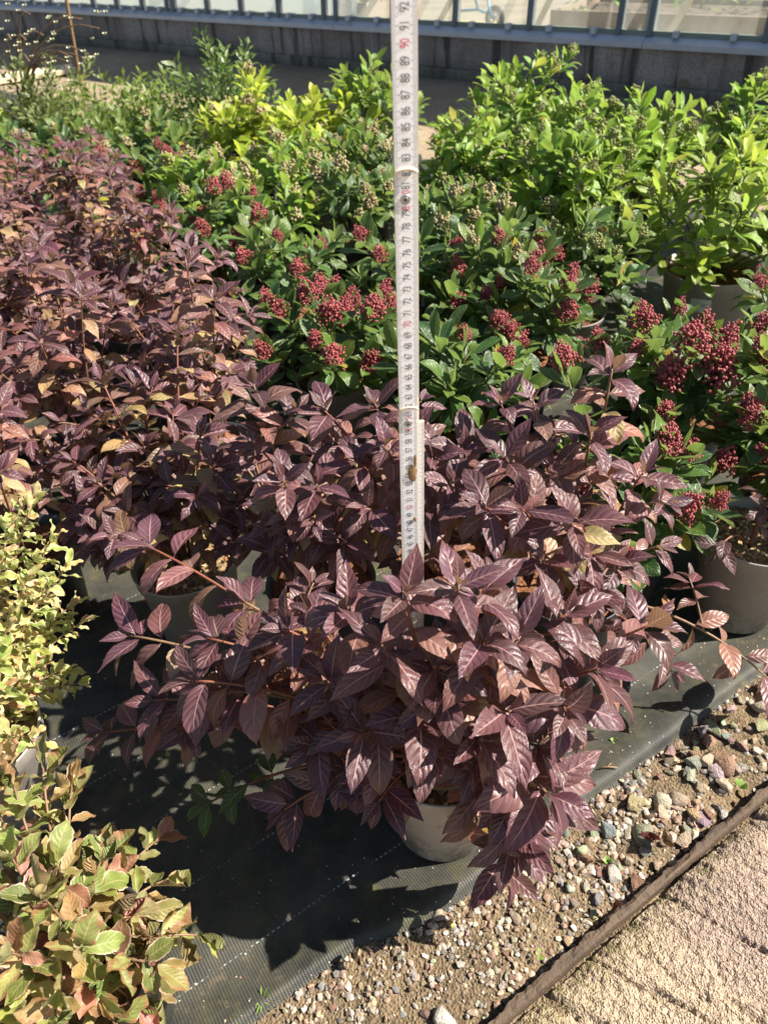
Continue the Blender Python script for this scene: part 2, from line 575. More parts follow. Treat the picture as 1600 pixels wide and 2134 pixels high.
M['weed'] = mat_plain('weed_green', (0.16, 0.26, 0.04), 0.5)


def mat_glass():
    k = NT('dusty_glass')
    ob = k.obj()
    mp = k.n('Mapping', {'Vector': ob, 'Scale': (2.2, 2.2, 0.8)})
    n = k.noise(mp, 2.0, 4, 0.6)
    z = k.n('SeparateXYZ', {0: ob}, out=2)
    d = k.ramp(n, 0.3, 0.7, 0.14, 0.36)
    d = k.math('ADD', d, k.ramp(z, 0.30, 0.42, 0.10, 0.0))
    dif = k.n('BsdfDiffuse', {'Color': (0.62, 0.62, 0.55)})
    trl = k.n('BsdfTranslucent', {'Color': (0.62, 0.62, 0.55)})
    dirt = k.n('MixShader', {0: 0.6, 1: dif, 2: trl})
    tp = k.n('BsdfTransparent', {'Color': (0.9, 0.95, 0.92)})
    gl = k.n('BsdfGlossy', {'Color': (0.9, 0.95, 1.0), 'Roughness': 0.12})
    fr = k.n('Fresnel', {'IOR': 1.5})
    clear = k.n('MixShader', {0: fr, 1: tp, 2: gl})
    return k.done(k.n('MixShader', {0: d, 1: clear, 2: dirt}))


M['glass'] = mat_glass()


def mat_rule():
    k = NT('printed_rule')
    ob = k.obj()
    sx = k.n('SeparateXYZ', {0: ob})
    x, z = sx.node.outputs[0], sx.node.outputs[2]
    nrm = k.n('SeparateXYZ', {0: k.n('NewGeometry', out=1)})
    face = k.n('SeparateXYZ', {0: k.n('TexCoord', out=1)}, out=1)
    front = k.math('LESS_THAN', face, -0.5)
    ax = k.math('SUBTRACT', 0.0081, k.math('ABSOLUTE', x))            # distance from the long edges
    mm = k.math('MULTIPLY', z, 1000.0)
    def near(period, half):
        f = k.math('FRACT', k.math('ADD', k.math('DIVIDE', mm, period), 0.5))
        return k.math('LESS_THAN', k.math('ABSOLUTE', k.math('SUBTRACT', f, 0.5)), half / period)
    t1 = k.math('MULTIPLY', near(1.0, 0.17), k.math('LESS_THAN', ax, 0.0026))
    t5 = k.math('MULTIPLY', near(5.0, 0.19), k.math('LESS_THAN', ax, 0.0039))
    t10 = k.math('MULTIPLY', near(10.0, 0.19), k.math('LESS_THAN', ax, 0.0050))
    t = k.math('MAXIMUM', k.math('MAXIMUM', t1, t5), t10)
    t = k.math('MULTIPLY', t, front)
    n = k.noise(ob, 60, 4)
    base = k.mix(k.ramp(k.math('ADD', z, k.math('MULTIPLY', n, 0.1)), 0.2, 0.4, 1, 0), (0.90, 0.89, 0.90), (0.66, 0.56, 0.36))
    base = k.mix(k.ramp(n, 0.55, 0.75, 0, 0.3), base, (0.6, 0.52, 0.40))
    side = k.mix(front, (0.80, 0.68, 0.36), base)
    col = k.mix(k.math('MULTIPLY', t, 0.82), side, (0.10, 0.10, 0.11))
    return k.done(k.bsdf(col, 0.4, None, 0.4))


M['rule'] = mat_rule()


def mat_label():
    k = NT('barcode_label')
    ob = k.obj()
    sx = k.n('SeparateXYZ', {0: ob})
    x, z = sx.node.outputs[0], sx.node.outputs[2]
    s = k.noise(k.n('CombineXYZ', {0: k.math('MULTIPLY', x, 900.0)}), 1.0, 0)
    bars = k.math('MULTIPLY', k.math('LESS_THAN', s, 0.48), k.math('GREATER_THAN', x, 0.002))
    bars = k.math('MULTIPLY', bars, k.math('LESS_THAN', x, 0.021))
    bars = k.math('MULTIPLY', bars, k.math('LESS_THAN', k.math('ABSOLUTE', k.math('SUBTRACT', z, 0.002)), 0.006))
    lines = k.math('LESS_THAN', k.math('FRACT', k.math('MULTIPLY', z, 260.0)), 0.4)
    wd = k.math('GREATER_THAN', k.noise(k.n('CombineXYZ', {0: k.math('MULTIPLY', x, 500.0), 1: k.math('FLOOR', k.math('MULTIPLY', z, 260.0))}), 1.0, 0), 0.45)
    txt = k.math('MULTIPLY', k.math('MULTIPLY', lines, wd), k.math('LESS_THAN', x, -0.003))
    col = k.mix(k.math('MULTIPLY', k.math('MAXIMUM', bars, txt), 0.8), (0.78, 0.80, 0.80), (0.08, 0.08, 0.09))
    return k.done(k.bsdf(col, 0.35))


M['label'] = mat_label()

# ------------------------------------------------------------------ the setting
OE = Vector((0.104, 0.348, 0))                     # a point on the paving edge
DE = Vector((0.852, 0.524, 0)).normalized()        # along the edge
NE = Vector((-DE.y, DE.x, 0))                      # towards the planting bed
ROT_E = math.atan2(DE.y, DE.x)
WA = at(1600, 225, 0)
WB = at(0, 75, 0)
WU = (WB - WA).normalized()                        # along the glasshouse wall, to the left
WN = Vector((WU.y, -WU.x, 0))                      # away from the camera side
if WN.y < 0:
    WN = -WN


def structure(o):
    o['kind'] = 'structure'
    return o


def grid_obj(name, xs, ys, zf, mat, keep=None, M4=None, parent=None, smooth=True):
    X, Y = np.meshgrid(xs, ys, indexing='ij')
    nx, ny = X.shape
    Z = zf(X, Y)
    v = np.stack([X, Y, Z], -1).reshape(-1, 3)
    idx = np.arange(nx * ny).reshape(nx, ny)
    q = np.stack([idx[:-1, :-1], idx[1:, :-1], idx[1:, 1:], idx[:-1, 1:]], -1).reshape(-1, 4)
    if keep is not None:
        c = v[q].mean(1)
        q = q[keep(c[:, 0], c[:, 1])]
    me = mesh_from(name, v.tolist(), q.tolist(), mat, smooth)
    return link(name, me, parent, mat4=M4)


_rng = np.random.RandomState(5)


def vnoise(x, y, f, seed=0):
    """cheap smooth value noise in numpy"""
    r = np.random.RandomState(seed).rand(64, 64)
    x = x * f
    y = y * f
    xi = np.floor(x).astype(int)
    yi = np.floor(y).astype(int)
    fx = x - xi
    fy = y - yi
    fx = fx * fx * (3 - 2 * fx)
    fy = fy * fy * (3 - 2 * fy)
    g = lambda i, j: r[(xi + i) % 64, (yi + j) % 64]
    return (g(0, 0) * (1 - fx) + g(1, 0) * fx) * (1 - fy) + (g(0, 1) * (1 - fx) + g(1, 1) * fx) * fy


def fbm(x, y, f, seed=0, o=4):
    t = 0
    for i in range(o):
        t = t + vnoise(x, y, f * 2 ** i, seed + i) / 2 ** i
    return t / 2


def tq(x, y):
    """coordinates along / across the paving edge"""
    dx, dy = x - OE.x, y - OE.y
    return dx * DE.x + dy * DE.y, dx * NE.x + dy * NE.y


# ground sheet to the horizon
structure(grid_obj('ground', np.linspace(-60, 60, 25), np.linspace(-40, 80, 25), lambda x, y: 0 * x - 0.045, M['path']))
# path between the plants and the glasshouse wall
PATH_D = 2.2
pv = [WA - WU * 6 + WN * 0.02, WA + WU * 30 + WN * 0.02, WA + WU * 30 - WN * PATH_D, WA - WU * 6 - WN * PATH_D]
pv = [Vector((p.x, p.y, 0.0)) for p in pv]
pmb = MB()
n_ = 40
vs, fs = [], []
for i in range(n_ + 1):
    for j in range(9):
        p = pv[0].lerp(pv[1], i / n_).lerp(pv[3].lerp(pv[2], i / n_), j / 8)
        vs.append((p.x, p.y, 0.012 * float(noise.noise(Vector((p.x * 1.3, p.y * 1.3, 0.3)))) - 0.004))
for i in range(n_):
    for j in range(8):
        fs.append((i * 9 + j, i * 9 + j + 1, (i + 1) * 9 + j + 1, (i + 1) * 9 + j))
pmb.add(vs, fs)
structure(pmb.obj('path', M['path'], smooth=True))


# bare earth strip along the paving
def earth_z(x, y):
    q = tq(x, y)[1]
    return -0.012 + 0.016 * fbm(x, y, 9, 3) + 0.007 * fbm(x, y, 48, 9, 3) + 0.005 * fbm(x, y, 150, 19, 2) - 0.014 * np.exp(-(q / 0.028) ** 2)


structure(grid_obj('earth_strip', np.linspace(-0.9, 1.9, 281), np.linspace(-0.3, 1.75, 206), earth_z, M['earth'],
                   keep=lambda x, y: (tq(x, y)[1] > -0.04) & (tq(x, y)[1] < 0.42)))


# woven fabric under the pots
def mem_z(x, y):
    t, q = tq(x, y)
    z = 0.010 + 0.006 * np.sin(q * 40 + 2 * fbm(x, y, 3, 4)) * np.exp(-((q - 0.2) / 0.12) ** 2) + 0.008 * fbm(x, y, 6, 11, 3)
    e = mem_edge(x, y)
    return z - 0.012 * np.exp(-(e / 0.008) ** 2)


def mem_edge(x, y):
    """distance inside the edge of the fabric"""
    t, q = tq(x, y)
    e = q - 0.150 - 0.012 * (fbm(x, y, 10, 21) - 0.5)
    # earth washed over the corner nearest the camera
    k = np.clip((0.07 - t) / 0.17, 0, 1)
    e = e - 0.035 * k * k
    return e


xs = np.concatenate([np.linspace(-5, -1.0, 40, endpoint=False), np.linspace(-1.0, -.35, 60, endpoint=False), np.linspace(-.35, 1.0, 320, endpoint=False), np.linspace(1.0, 1.4, 30, endpoint=False), np.linspace(1.4, 6, 40)])
ys = np.concatenate([np.linspace(-0.5, .2, 40, endpoint=False), np.linspace(.2, 1.2, 240, endpoint=False), np.linspace(1.2, 1.6, 30, endpoint=False), np.linspace(1.6, 8, 60)])


def mem_keep(x, y):
    dw = (x - WA.x) * WN.x + (y - WA.y) * WN.y
    return (mem_edge(x, y) > 0) & (dw < -PATH_D + 0.4)


structure(grid_obj('ground_fabric', xs, ys, mem_z, M['membrane'], keep=mem_keep))

# paving: riven slabs beyond a timber edging
pav = bpy.data.objects.new('paving', None)
COL.objects.link(pav)
pav['kind'] = 'structure'
M4E = Matrix.Translation(OE + Vector((0, 0, 0))) @ Matrix.Rotation(ROT_E, 4, 'Z')


def slab_z(t, q):
    ridge = fbm(t * 1.0 + 0.35 * q, q * 0.22, 26, 31, 3)
    step = np.floor(fbm(t + 0.3 * q, q * 0.5, 7, 51, 3) * 7) / 7
    z = 0.012 + 0.019 * (ridge - 0.5) + 0.010 * (step - 0.5) + 0.007 * (fbm(t + .4 * q, q * .45, 110, 41, 2) - 0.5) + 0.0105 * (fbm(t, q, 230, 61, 2) - 0.5) - 0.009 * np.exp(-((fbm(t + .3 * q, q * .16, 15, 71, 3) - .5) / .022) ** 2)
    edge = np.minimum(np.abs(q + 0.012), 0.03) / 0.03
    return z - 0.012 * (1 - edge) ** 2


for (t0, t1) in ((-0.45, 0.86), (0.868, 1.5)):
    grid_obj('slab', np.linspace(t0, t1, int((t1 - t0) / 0.0026)), np.linspace(-0.62, -0.012, 235), slab_z, M['slab'], M4=M4E, parent=pav)

# timber edging board standing between the earth and the paving
eb = MB()
prof = [(-0.0085, -0.05), (-0.0092, 0.006), (-0.0085, 0.0115), (-0.004, 0.0142), (0.003, 0.0146), (0.0085, 0.0132), (0.0100, 0.005), (0.0095, -0.05)]
vs, fs = [], []
nE = 420
for i in range(nE + 1):
    t = -0.5 + 2.0 * i / nE
    wob = 0.003 * noise.noise(Vector((t * 2, 0, 0))) + 0.0012 * noise.noise(Vector((t * 22, 5, 0)))
    for (q, z) in prof:
        ch = 0.005 * noise.noise(Vector((t * 38, q * 80, 2.0))) + .003 * noise.noise(Vector((t * 120, q * 80, 4.0)))
        vs.append((t, q * .72 + wob + (ch if q > 0 else 0), z + ((0.004 * noise.noise(Vector((t * 14, q * 50, 7))) + .0018 * noise.noise(Vector((t * 90, q * 220, 1)))) if z > -0.01 else 0)))
k_ = len(prof)
for i in range(nE):
    for j in range(k_ - 1):
        fs.append((i * k_ + j, (i + 1) * k_ + j, (i + 1) * k_ + j + 1, i * k_ + j + 1))
eb.add(vs, fs)
eo = eb.obj('edging_board', M['edging'], smooth=False)
eo.matrix_basis = M4E
tag(eo, 'weathered brown timber edging board between the gravel strip and the sandstone paving', 'edging')

# ------------------------------------------------------------------ stones and gravel
CS = [(0.42, 0.34, 0.25), (0.52, 0.44, 0.33), (0.36, 0.32, 0.28), (0.30, 0.20, 0.14), (0.46, 0.36, 0.24), (0.33, 0.31, 0.29), (0.58, 0.52, 0.44), (0.40, 0.27, 0.20)]


def stone_mesh(seed, sub=2, sharp=0.35, sq=(1, 0.75, 0.5)):
    bm = bmesh.new()
    bmesh.ops.create_icosphere(bm, subdivisions=sub, radius=1)
    r = random.Random(seed)
    planes = [(Vector((r.gauss(0, 1), r.gauss(0, 1), r.gauss(0, 1))).normalized(), r.uniform(0.34, 0.72)) for _ in range(int(7 * sharp * 3))]
    off = Vector((seed * 3.1, seed * 1.7, 0))
    for v in bm.verts:
        p = v.co.copy()
        for nn, d in planes:
            e = p.dot(nn) - d
            if e > 0:
                p -= nn * e * 0.98
        p *= 1 + 0.18 * noise.noise(p * 1.3 + off) + 0.07 * noise.noise(p * 3.5 + off)
        v.co = Vector((p.x * sq[0], p.y * sq[1], p.z * sq[2]))
    me = bpy.data.meshes.new('stone')
    bm.to_mesh(me)
    bm.free()
    return me


STONES = []
for i in range(14):
    rr = random.Random(i)
    me = stone_mesh(i + 1, 2 if i < 10 else 3, 1.0 if i < 10 else 0.15, (1, rr.uniform(0.6, 0.85), rr.uniform(0.42, 0.62)))
    me.materials.append(M['stone'])
    me.polygons.foreach_set('use_smooth', [i >= 10] * len(me.polygons))
    STONES.append(me)


def put_stone(p, size, idx, col, r, lift=0.25):
    o = link('stone', STONES[idx], None, col)
    o.location = (p.x, p.y, float(earth_z(np.array([p.x]), np.array([p.y]))[0]) + size * lift)
    o.rotation_euler = (r.uniform(-0.45, 0.45), r.uniform(-0.45, 0.45), r.uniform(0, 6.28))
    o.scale = (size, size * r.uniform(0.85, 1.1), size)
    return o


rs = random.Random(77)
special = [
    (1278, 1826, 0.017, 12, (0.50, 0.47, 0.41), 'smooth grey rounded cobble lying just above the timber edging board'),
    (1472, 1586, 0.023, 2, (0.56, 0.42, 0.31), 'large pinkish beige block among the stones near the fabric corner'),
    (1385, 1668, 0.018, 11, (0.60, 0.54, 0.40), 'pale cream oval stone standing on edge mid strip'),
    (1442, 1692, 0.024, 4, (0.46, 0.33, 0.19), 'long ochre brown flint in the middle of the gravel strip'),
    (1512, 1690, 0.019, 6, (0.50, 0.48, 0.44), 'white and dark mottled flint against the edging board'),
    (1425, 1745, 0.024, 3, (0.46, 0.36, 0.26), 'broad tan rock below the long ochre flint'),
    (1325, 1835, 0.021, 1, (0.27, 0.15, 0.10), 'dark reddish brown stone touching the edging board'),
    (1430, 1568, 0.018, 7, (0.30, 0.25, 0.20), 'dark wedge shaped stone beside the pinkish beige block'),
    (1272, 1762, 0.018, 13, (0.60, 0.53, 0.40), 'cream squarish stone under the big purple rosette'),
    (1430, 1608, 0.017, 8, (0.27, 0.27, 0.25), 'slate grey sliver lying flat in the gravel strip'),
    (940, 1925, 0.013, 5, (0.62, 0.42, 0.16), 'bright yellow ochre stone on the fine gravel below the pot'),
    (911, 1907, 0.014, 13, (0.50, 0.41, 0.30), 'flat beige pebble left of the yellow ochre stone'),
    (1031, 1972, 0.012, 4, (0.62, 0.55, 0.30), 'pale yellow chipped flint on the fine gravel'),
    (930, 2120, 0.018, 10, (0.62, 0.57, 0.50), 'white pebble at the bottom edge of the gravel'),
    (985, 2108, 0.014, 2, (0.55, 0.42, 0.30), 'pink tan stone at the lower end of the gravel beside the edging'),
    (1186, 1958, 0.010, 12, (0.46, 0.32, 0.20), 'small round brown pebble beside the edging board'),
    (1072, 1910, 0.012, 10, (0.34, 0.27, 0.20), 'flat oval brown pebble below the hanging pink leaf'),
    (1308, 1735, 0.015, 0, (0.44, 0.38, 0.30), 'grey beige angular stone right of the purple rosette'),
    (1585, 1473, 0.020, 13, (0.60, 0.52, 0.40), 'large cream pebble at the right edge beneath the grey pot'),
    (1232, 1748, 0.014, 9, (0.50, 0.42, 0.33), 'small tan block peeping out beside the rosette leaf tips'),
    (1370, 1800, 0.017, 5, (0.48, 0.36, 0.27), 'rough tan stone next to the curled brown leaf'),
]
for (px, py, sz, ix, c, lab) in special:
    p = at(px, py, 0.008)
    tag(put_stone(p, sz, ix if ix < 10 or 'round' in lab or 'oval' in lab or 'pebble' in lab else ix - 9, tuple(x * .85 for x in c), rs, 0.35), lab, 'stone', 'larger stones in the gravel strip')
CLS = [((0.42, 0.33, 0.235), 'beige angular chip of stone loose in the gravel strip'), ((0.31, 0.28, 0.245), 'grey angular chip of stone loose in the gravel strip'),
       ((0.29, 0.19, 0.125), 'rusty brown chip of stone loose in the gravel strip'), ((0.54, 0.48, 0.38), 'pale cream chip of stone loose in the gravel strip')]
cnt = 0
while cnt < 275:
    t, q = rs.uniform(-0.42, 0.95), rs.uniform(0.016, 0.19)
    p = OE + DE * t + NE * q
    e = float(mem_edge(np.array([p.x]), np.array([p.y]))[0])
    if e > -0.006 or p.x < -0.2 and rs.random() < 0.5:
        continue
    big = min(1, max(0, (t - 0.1) / 0.25))
    sz = rs.uniform(0.005, 0.0085) + big * rs.random() ** 1.4 * 0.020
    ci = rs.randrange(4)
    c = tuple(max(0.02, x * rs.uniform(0.62, 0.95)) for x in CLS[ci][0])
    zone = 'at the lower end of the gravel strip' if t < 0.06 else 'in the gravel strip under the front shrub' if t < 0.32 else 'in the gravel strip towards the right edge'
    tag(put_stone(p, sz * 1.1, rs.randrange(11), c, rs, 0.25), CLS[ci][1].replace('loose in the gravel strip', zone), 'stone', 'stone chips in the gravel strip')
    cnt += 1


def scatter_mesh(name, pts, sizes, cols, mat, sub=1, seed=0, flat=0.6):
    bm = bmesh.new()
    bmesh.ops.create_icosphere(bm, subdivisions=sub, radius=1)
    bv = np.array([v.co[:] for v in bm.verts])
    bf = np.array([[v.index for v in f.verts] for f in bm.faces])
    bm.free()
    rg = np.random.RandomState(seed)
    n = len(pts)
    V = bv[None] * (1 + 0.6 * (rg.rand(n, len(bv), 1) - 0.5))
    V = V * np.stack([np.ones(n), rg.uniform(0.55, 1, n), rg.uniform(0.35, 0.8, n) * flat / 0.6], -1)[:, None]
    a = rg.uniform(0, 6.28, n)
    tl = rg.uniform(-0.5, 0.5, n)
    c, s = np.cos(tl)[:, None], np.sin(tl)[:, None]
    V = np.stack([V[..., 0] * c - V[..., 2] * s, V[..., 1], V[..., 0] * s + V[..., 2] * c], -1)
    c, s = np.cos(a)[:, None], np.sin(a)[:, None]
    V = np.stack([V[..., 0] * c - V[..., 1] * s, V[..., 0] * s + V[..., 1] * c, V[..., 2]], -1)
    V = V * np.asarray(sizes)[:, None, None] + np.asarray(pts)[:, None]
    F = bf[None] + (np.arange(n) * len(bv))[:, None, None]
    me = bpy.data.meshes.new(name)
    nv, nf = n * len(bv), n * len(bf)
    me.vertices.add(nv)
    me.vertices.foreach_set('co', V.reshape(-1).astype(np.float32))
    me.loops.add(nf * 3)
    me.loops.foreach_set('vertex_index', F.reshape(-1).astype(np.int32))
    me.polygons.add(nf)
    me.polygons.foreach_set('loop_start', np.arange(0, nf * 3, 3, dtype=np.int32))
    me.update(calc_edges=True)
    me.polygons.foreach_set('use_smooth', [False] * nf)
    ca = me.color_attributes.new('Col', 'FLOAT_COLOR', 'POINT')
    cc = np.repeat(np.concatenate([np.asarray(cols), np.ones((n, 1))], 1)[:, None], len(bv), 1)
    ca.data.foreach_set('color', cc.reshape(-1).astype(np.float32))
    me.materials.append(mat)
    return me


G = 14000
t = _rng.uniform(-0.55, 1.1, G)
q = _rng.uniform(0.012, 0.24, G)
gx = OE.x + DE.x * t + NE.x * q
gy = OE.y + DE.y * t + NE.y * q
ok = (mem_edge(gx, gy) < 0.004) & (fbm(gx, gy, 9, 17) > _rng.uniform(0.36, 0.70, G))
gx, gy, t = gx[ok], gy[ok], t[ok]
sz = 0.0010 + 0.0056 * _rng.rand(len(gx)) ** 2.6 * (1 + 0.5 * np.clip((t - 0.1) / 0.3, 0, 1))
cols = np.array(CS)[_rng.randint(0, len(CS), len(gx))] * _rng.uniform(0.4, 1.05, (len(gx), 1))
go = link('gravel', scatter_mesh('gravel', np.stack([gx, gy, earth_z(gx, gy) + sz * 0.3], -1), sz, cols, M['gravel'], 1, 3))
go['kind'] = 'stuff'
# grit spilled over the fabric
G = 1600
gx = _rng.uniform(-0.6, 0.75, G)
gy = _rng.uniform(0.2, 1.0, G)
e = mem_edge(gx, gy)
ok = (e > 0.0) & (_rng.rand(G) < np.exp(-e / 0.09) + 0.06)
gx, gy = gx[ok], gy[ok]
sz = _rng.uniform(0.0007, 0.002, len(gx))
cols = np.array(CS)[_rng.randint(0, len(CS), len(gx))]
go = link('grit', scatter_mesh('grit', np.stack([gx, gy, mem_z(gx, gy) + sz * 0.3], -1), sz, cols, M['gravel'], 1, 4))
go['kind'] = 'stuff'

#GLASSHOUSE
# ------------------------------------------------------------------ glasshouse
LW = 26.0
RW = 6.0
gh = empty('glasshouse', 'long glasshouse with dusty panes on a low stained concrete wall behind the plants', 'greenhouse', WA, rz=math.atan2(WU.y, WU.x))
GM = gh.matrix_basis.copy()
gh_rot = math.atan2(WU.y, WU.x)
SGN = 1.0 if (Matrix.Rotation(gh_rot, 3, 'Z') @ Vector((0, 1, 0))).dot(WN) > 0 else -1.0   # local y that points away from the camera
WALL_H = 0.30
LEAN = 0.09                                        # the glass leans back


def wall_x(px, py):
    """along-wall coordinate where the view ray meets the wall plane"""
    d = CR * ((px - CX) / FPX) - CU * ((py - CY) / FPX) + FW
    tt = (WA - CAMLOC).dot(WN) / d.dot(WN)
    p = CAMLOC + d * tt
    return (p - WA).dot(WU), p.z


def yb(y):
    return (y if SGN > 0 else -y)


def bxl(mb, x0, x1, y0, y1, z0, z1):
    a, b = sorted((yb(y0), yb(y1)))
    return mb.box((x0, a, z0), (x1, b, z1))


# wall panels with open joints, and a footing ledge
joints = [-RW]
x = wall_x(1125, 150)[0]
while x > -RW + 0.5:
    x -= 1.22
while x < LW:
    x += 1.22
    if x > -RW + 0.2:
        joints.append(min(x, LW))
for i in range(len(joints) - 1):
    mb = MB()
    bxl(mb, joints[i] + 0.004, joints[i + 1] - 0.004, 0.0, 0.10, 0.07, WALL_H - 0.002)
    mb.obj('wall_panel', M['concrete'], gh)
mb = MB()
bxl(mb, -RW, LW, -0.03, 0.11, -0.04, 0.068)
mb.obj('footing', M['concrete'], gh)
mb = MB()
bxl(mb, -RW, LW, 0.003, 0.09, 0.05, WALL_H - 0.01)
mb.obj('wall_core', M['concrete'], gh)
# metal sill: slightly sloping, in lengths
sx0 = -RW
for sx1 in (wall_x(1342, 95)[0], wall_x(700, 60)[0], wall_x(360, 40)[0], 14.0, LW):
    mb = MB()
    vs = [(xx, yb(yy), zz) for xx in (sx0 + 0.002, sx1 - 0.002) for yy, zz in ((-0.035, WALL_H - 0.028), (-0.035, WALL_H + 0.002), (0.02, WALL_H + 0.03), (0.11, WALL_H + 0.03), (0.11, WALL_H))]
    fs = [(0, 1, 6, 5), (1, 2, 7, 6), (2, 3, 8, 7), (3, 4, 9, 8), (4, 0, 5, 9), (0, 4, 3, 2, 1), (5, 6, 7, 8, 9)]
    mb.add(vs, fs)
    mb.obj('sill', M['alu'], gh)
    sx0 = sx1
mb = MB()
bxl(mb, -RW, LW, 0.022, 0.05, WALL_H + 0.031, WALL_H + 0.058)
mb.obj('bottom_rail', M['gasket'], gh)
GZ0, GZ1 = WALL_H + 0.045, 2.1
ZT = GZ1


def lean_y(z):
    return 0.035 + (z - GZ0) * LEAN


mull = sorted(set(round(wall_x(px, 95 * 0 + py)[0], 3) for px, py in ((1588, 100), (1348, 88), (1283, 84), (1098, 72), (944, 62), (815, 55), (697, 48), (672, 46), (578, 42), (500, 38), (430, 34), (360, 31), (347, 30), (295, 27), (242, 24), (193, 22), (105, 20), (68, 19), (35, 19))))
step = 0.62
mx = mull[0]
while mx > -RW + step:
    mx -= step
    mull.insert(0, mx)
mx = mull[-1]
while mx < LW - step:
    mx += step
    mull.append(mx)
for i, mx in enumerate(mull):
    mb = MB()
    hw = 0.016
    vs = []
    for z in (GZ0 - 0.012, GZ1):
        for dx, dy in ((-hw, -0.028), (hw, -0.028), (hw, 0.03), (-hw, 0.03)):
            vs.append((mx + dx + (z - GZ0) * -0.0, yb(lean_y(z) + dy), z))
    mb.add(vs, [(0, 1, 5, 4), (1, 2, 6, 5), (2, 3, 7, 6), (3, 0, 4, 7), (4, 5, 6, 7), (3, 2, 1, 0)])
    mb.obj('glazing_bar', M['bar'], gh)
for a, b in zip(mull[:-1], mull[1:]):
    vs = []
    for z in (GZ0, GZ1):
        for xx in (a + 0.016, b - 0.016):
            vs.append((xx, yb(lean_y(z) - 0.003), z))
            vs.append((xx, yb(lean_y(z) + 0.001), z))
    me = MB().add(vs, [(0, 2, 6, 4), (1, 5, 7, 3)]).mesh('glass_pane', M['glass'])
    # one sheet is enough for the dusty pane; the second is dropped to keep the look even
    me2 = MB().add([vs[0], vs[2], vs[6], vs[4]], [(0, 1, 2, 3)]).mesh('glass_pane', M['glass'])
    link('glass_pane', me2, gh)
    bpy.data.meshes.remove(me)
    for fx in (0.25, 0.75):
        cx_ = a + (b - a) * fx
        if b - a > 0.25 and -2 < cx_ < 8:
            mb = MB()
            bxl(mb, cx_ - 0.018, cx_ + 0.018, -0.012, 0.026, WALL_H + 0.032, WALL_H + 0.066)
            mb.obj('glazing_clip', M['alu'], gh)
mb = MB()
bxl(mb, -RW, LW, lean_y(GZ1) - 0.04, lean_y(GZ1) + 0.05, GZ1, GZ1 + 0.09)
mb.obj('eaves_rail', M['alu'], gh)
# posts inside and raking timber struts behind the glass
for px, py in ((1322, 60), (690, 30), (355, 22)):
    x0 = wall_x(px, py)[0]
    mb = MB()
    bxl(mb, x0 - 0.03, x0 + 0.03, 0.22, 0.28, 0.0, 2.1)
    mb.obj('post', M['bar'], gh)
for (px0, py0, px1, py1) in ((1397, 82, 1450, 0), (1105, 67, 1140, 0), (895, 57, 927, 0), (735, 45, 765, 0), (620, 38, 650, 0), (545, 34, 568, 0), (325, 26, 345, 0), (255, 24, 275, 0)):
    xa, za = wall_x(px0, py0)
    xb, zb = wall_x(px1, py1)
    dxs = (xb - xa) / max(1e-3, zb - za)
    mb = MB()
    z0, z1 = 0.0, 2.0
    xm = xa - (za - z0) * dxs + 0.12
    mb.tube([(xm, yb(0.33), z0), (xm + dxs * (z1 - z0) * 0.9, yb(0.42), z1)], 0.03, 4)
    mb.obj('strut', M['timber'], gh)
# inside floor and planting beds
fl = MB()
bxl(fl, -RW, LW, 0.12, 9.0, -0.03, 0.0)
fo = fl.obj('glasshouse_floor', M['inside'])
fo.matrix_basis = GM
structure(fo)
bi = 0
BEDL = ['raised brown planting bed behind the right hand panes', 'raised brown planting bed behind the panes left of the measuring rule', 'brown planting bed seen through the panes near the left corner']
for (x0, x1, y0, y1) in ((-3.0, 2.3, 1.5, 2.4), (4.3, 6.0, 1.5, 2.4), (6.4, 12, 1.4, 2.3)):
    e_ = empty('planting_bed', BEDL[bi], 'planting bed', GM @ Vector(((x0 + x1) / 2, yb((y0 + y1) / 2), 0)), 'planting beds inside the glasshouse', gh_rot)
    hx, hy = (x1 - x0) / 2, (y1 - y0) / 2
    mb = MB()
    mb.box((-hx, -hy, 0), (hx, -hy + 0.03, 0.25)).box((-hx, hy - 0.03, 0), (hx, hy, 0.25)).box((-hx, -hy + 0.03, 0), (-hx + 0.03, hy - 0.03, 0.25)).box((hx - 0.03, -hy + 0.03, 0), (hx, hy - 0.03, 0.25))
    mb.obj('frame', M['tray'], e_)
    MB().box((-hx + 0.031, -hy + 0.031, 0), (hx - 0.031, hy - 0.031, 0.21)).obj('soil', M['bed_soil'], e_)
    rb = random.Random(bi)
    V, F = [], []
    for _ in range(420):
        c = Vector((rb.uniform(-hx, hx), rb.uniform(-hy, hy), 0.2 + rb.uniform(0, 0.22)))
        a = rb.uniform(0, 6.28)
        d = Vector((math.cos(a), math.sin(a), rb.uniform(0.1, 0.9))) * rb.uniform(0.06, 0.12)
        s = Vector((-math.sin(a), math.cos(a), 0)) * 0.02
        o = len(V)
        V += [c, c + d * 0.5 + s, c + d, c + d * 0.5 - s]
        F.append((o, o + 1, o + 2, o + 3))
    f_ = link('seedlings', mesh_from('seedlings', V, F, M['weed']), e_)
    f_['kind'] = 'stuff'
    bi += 1
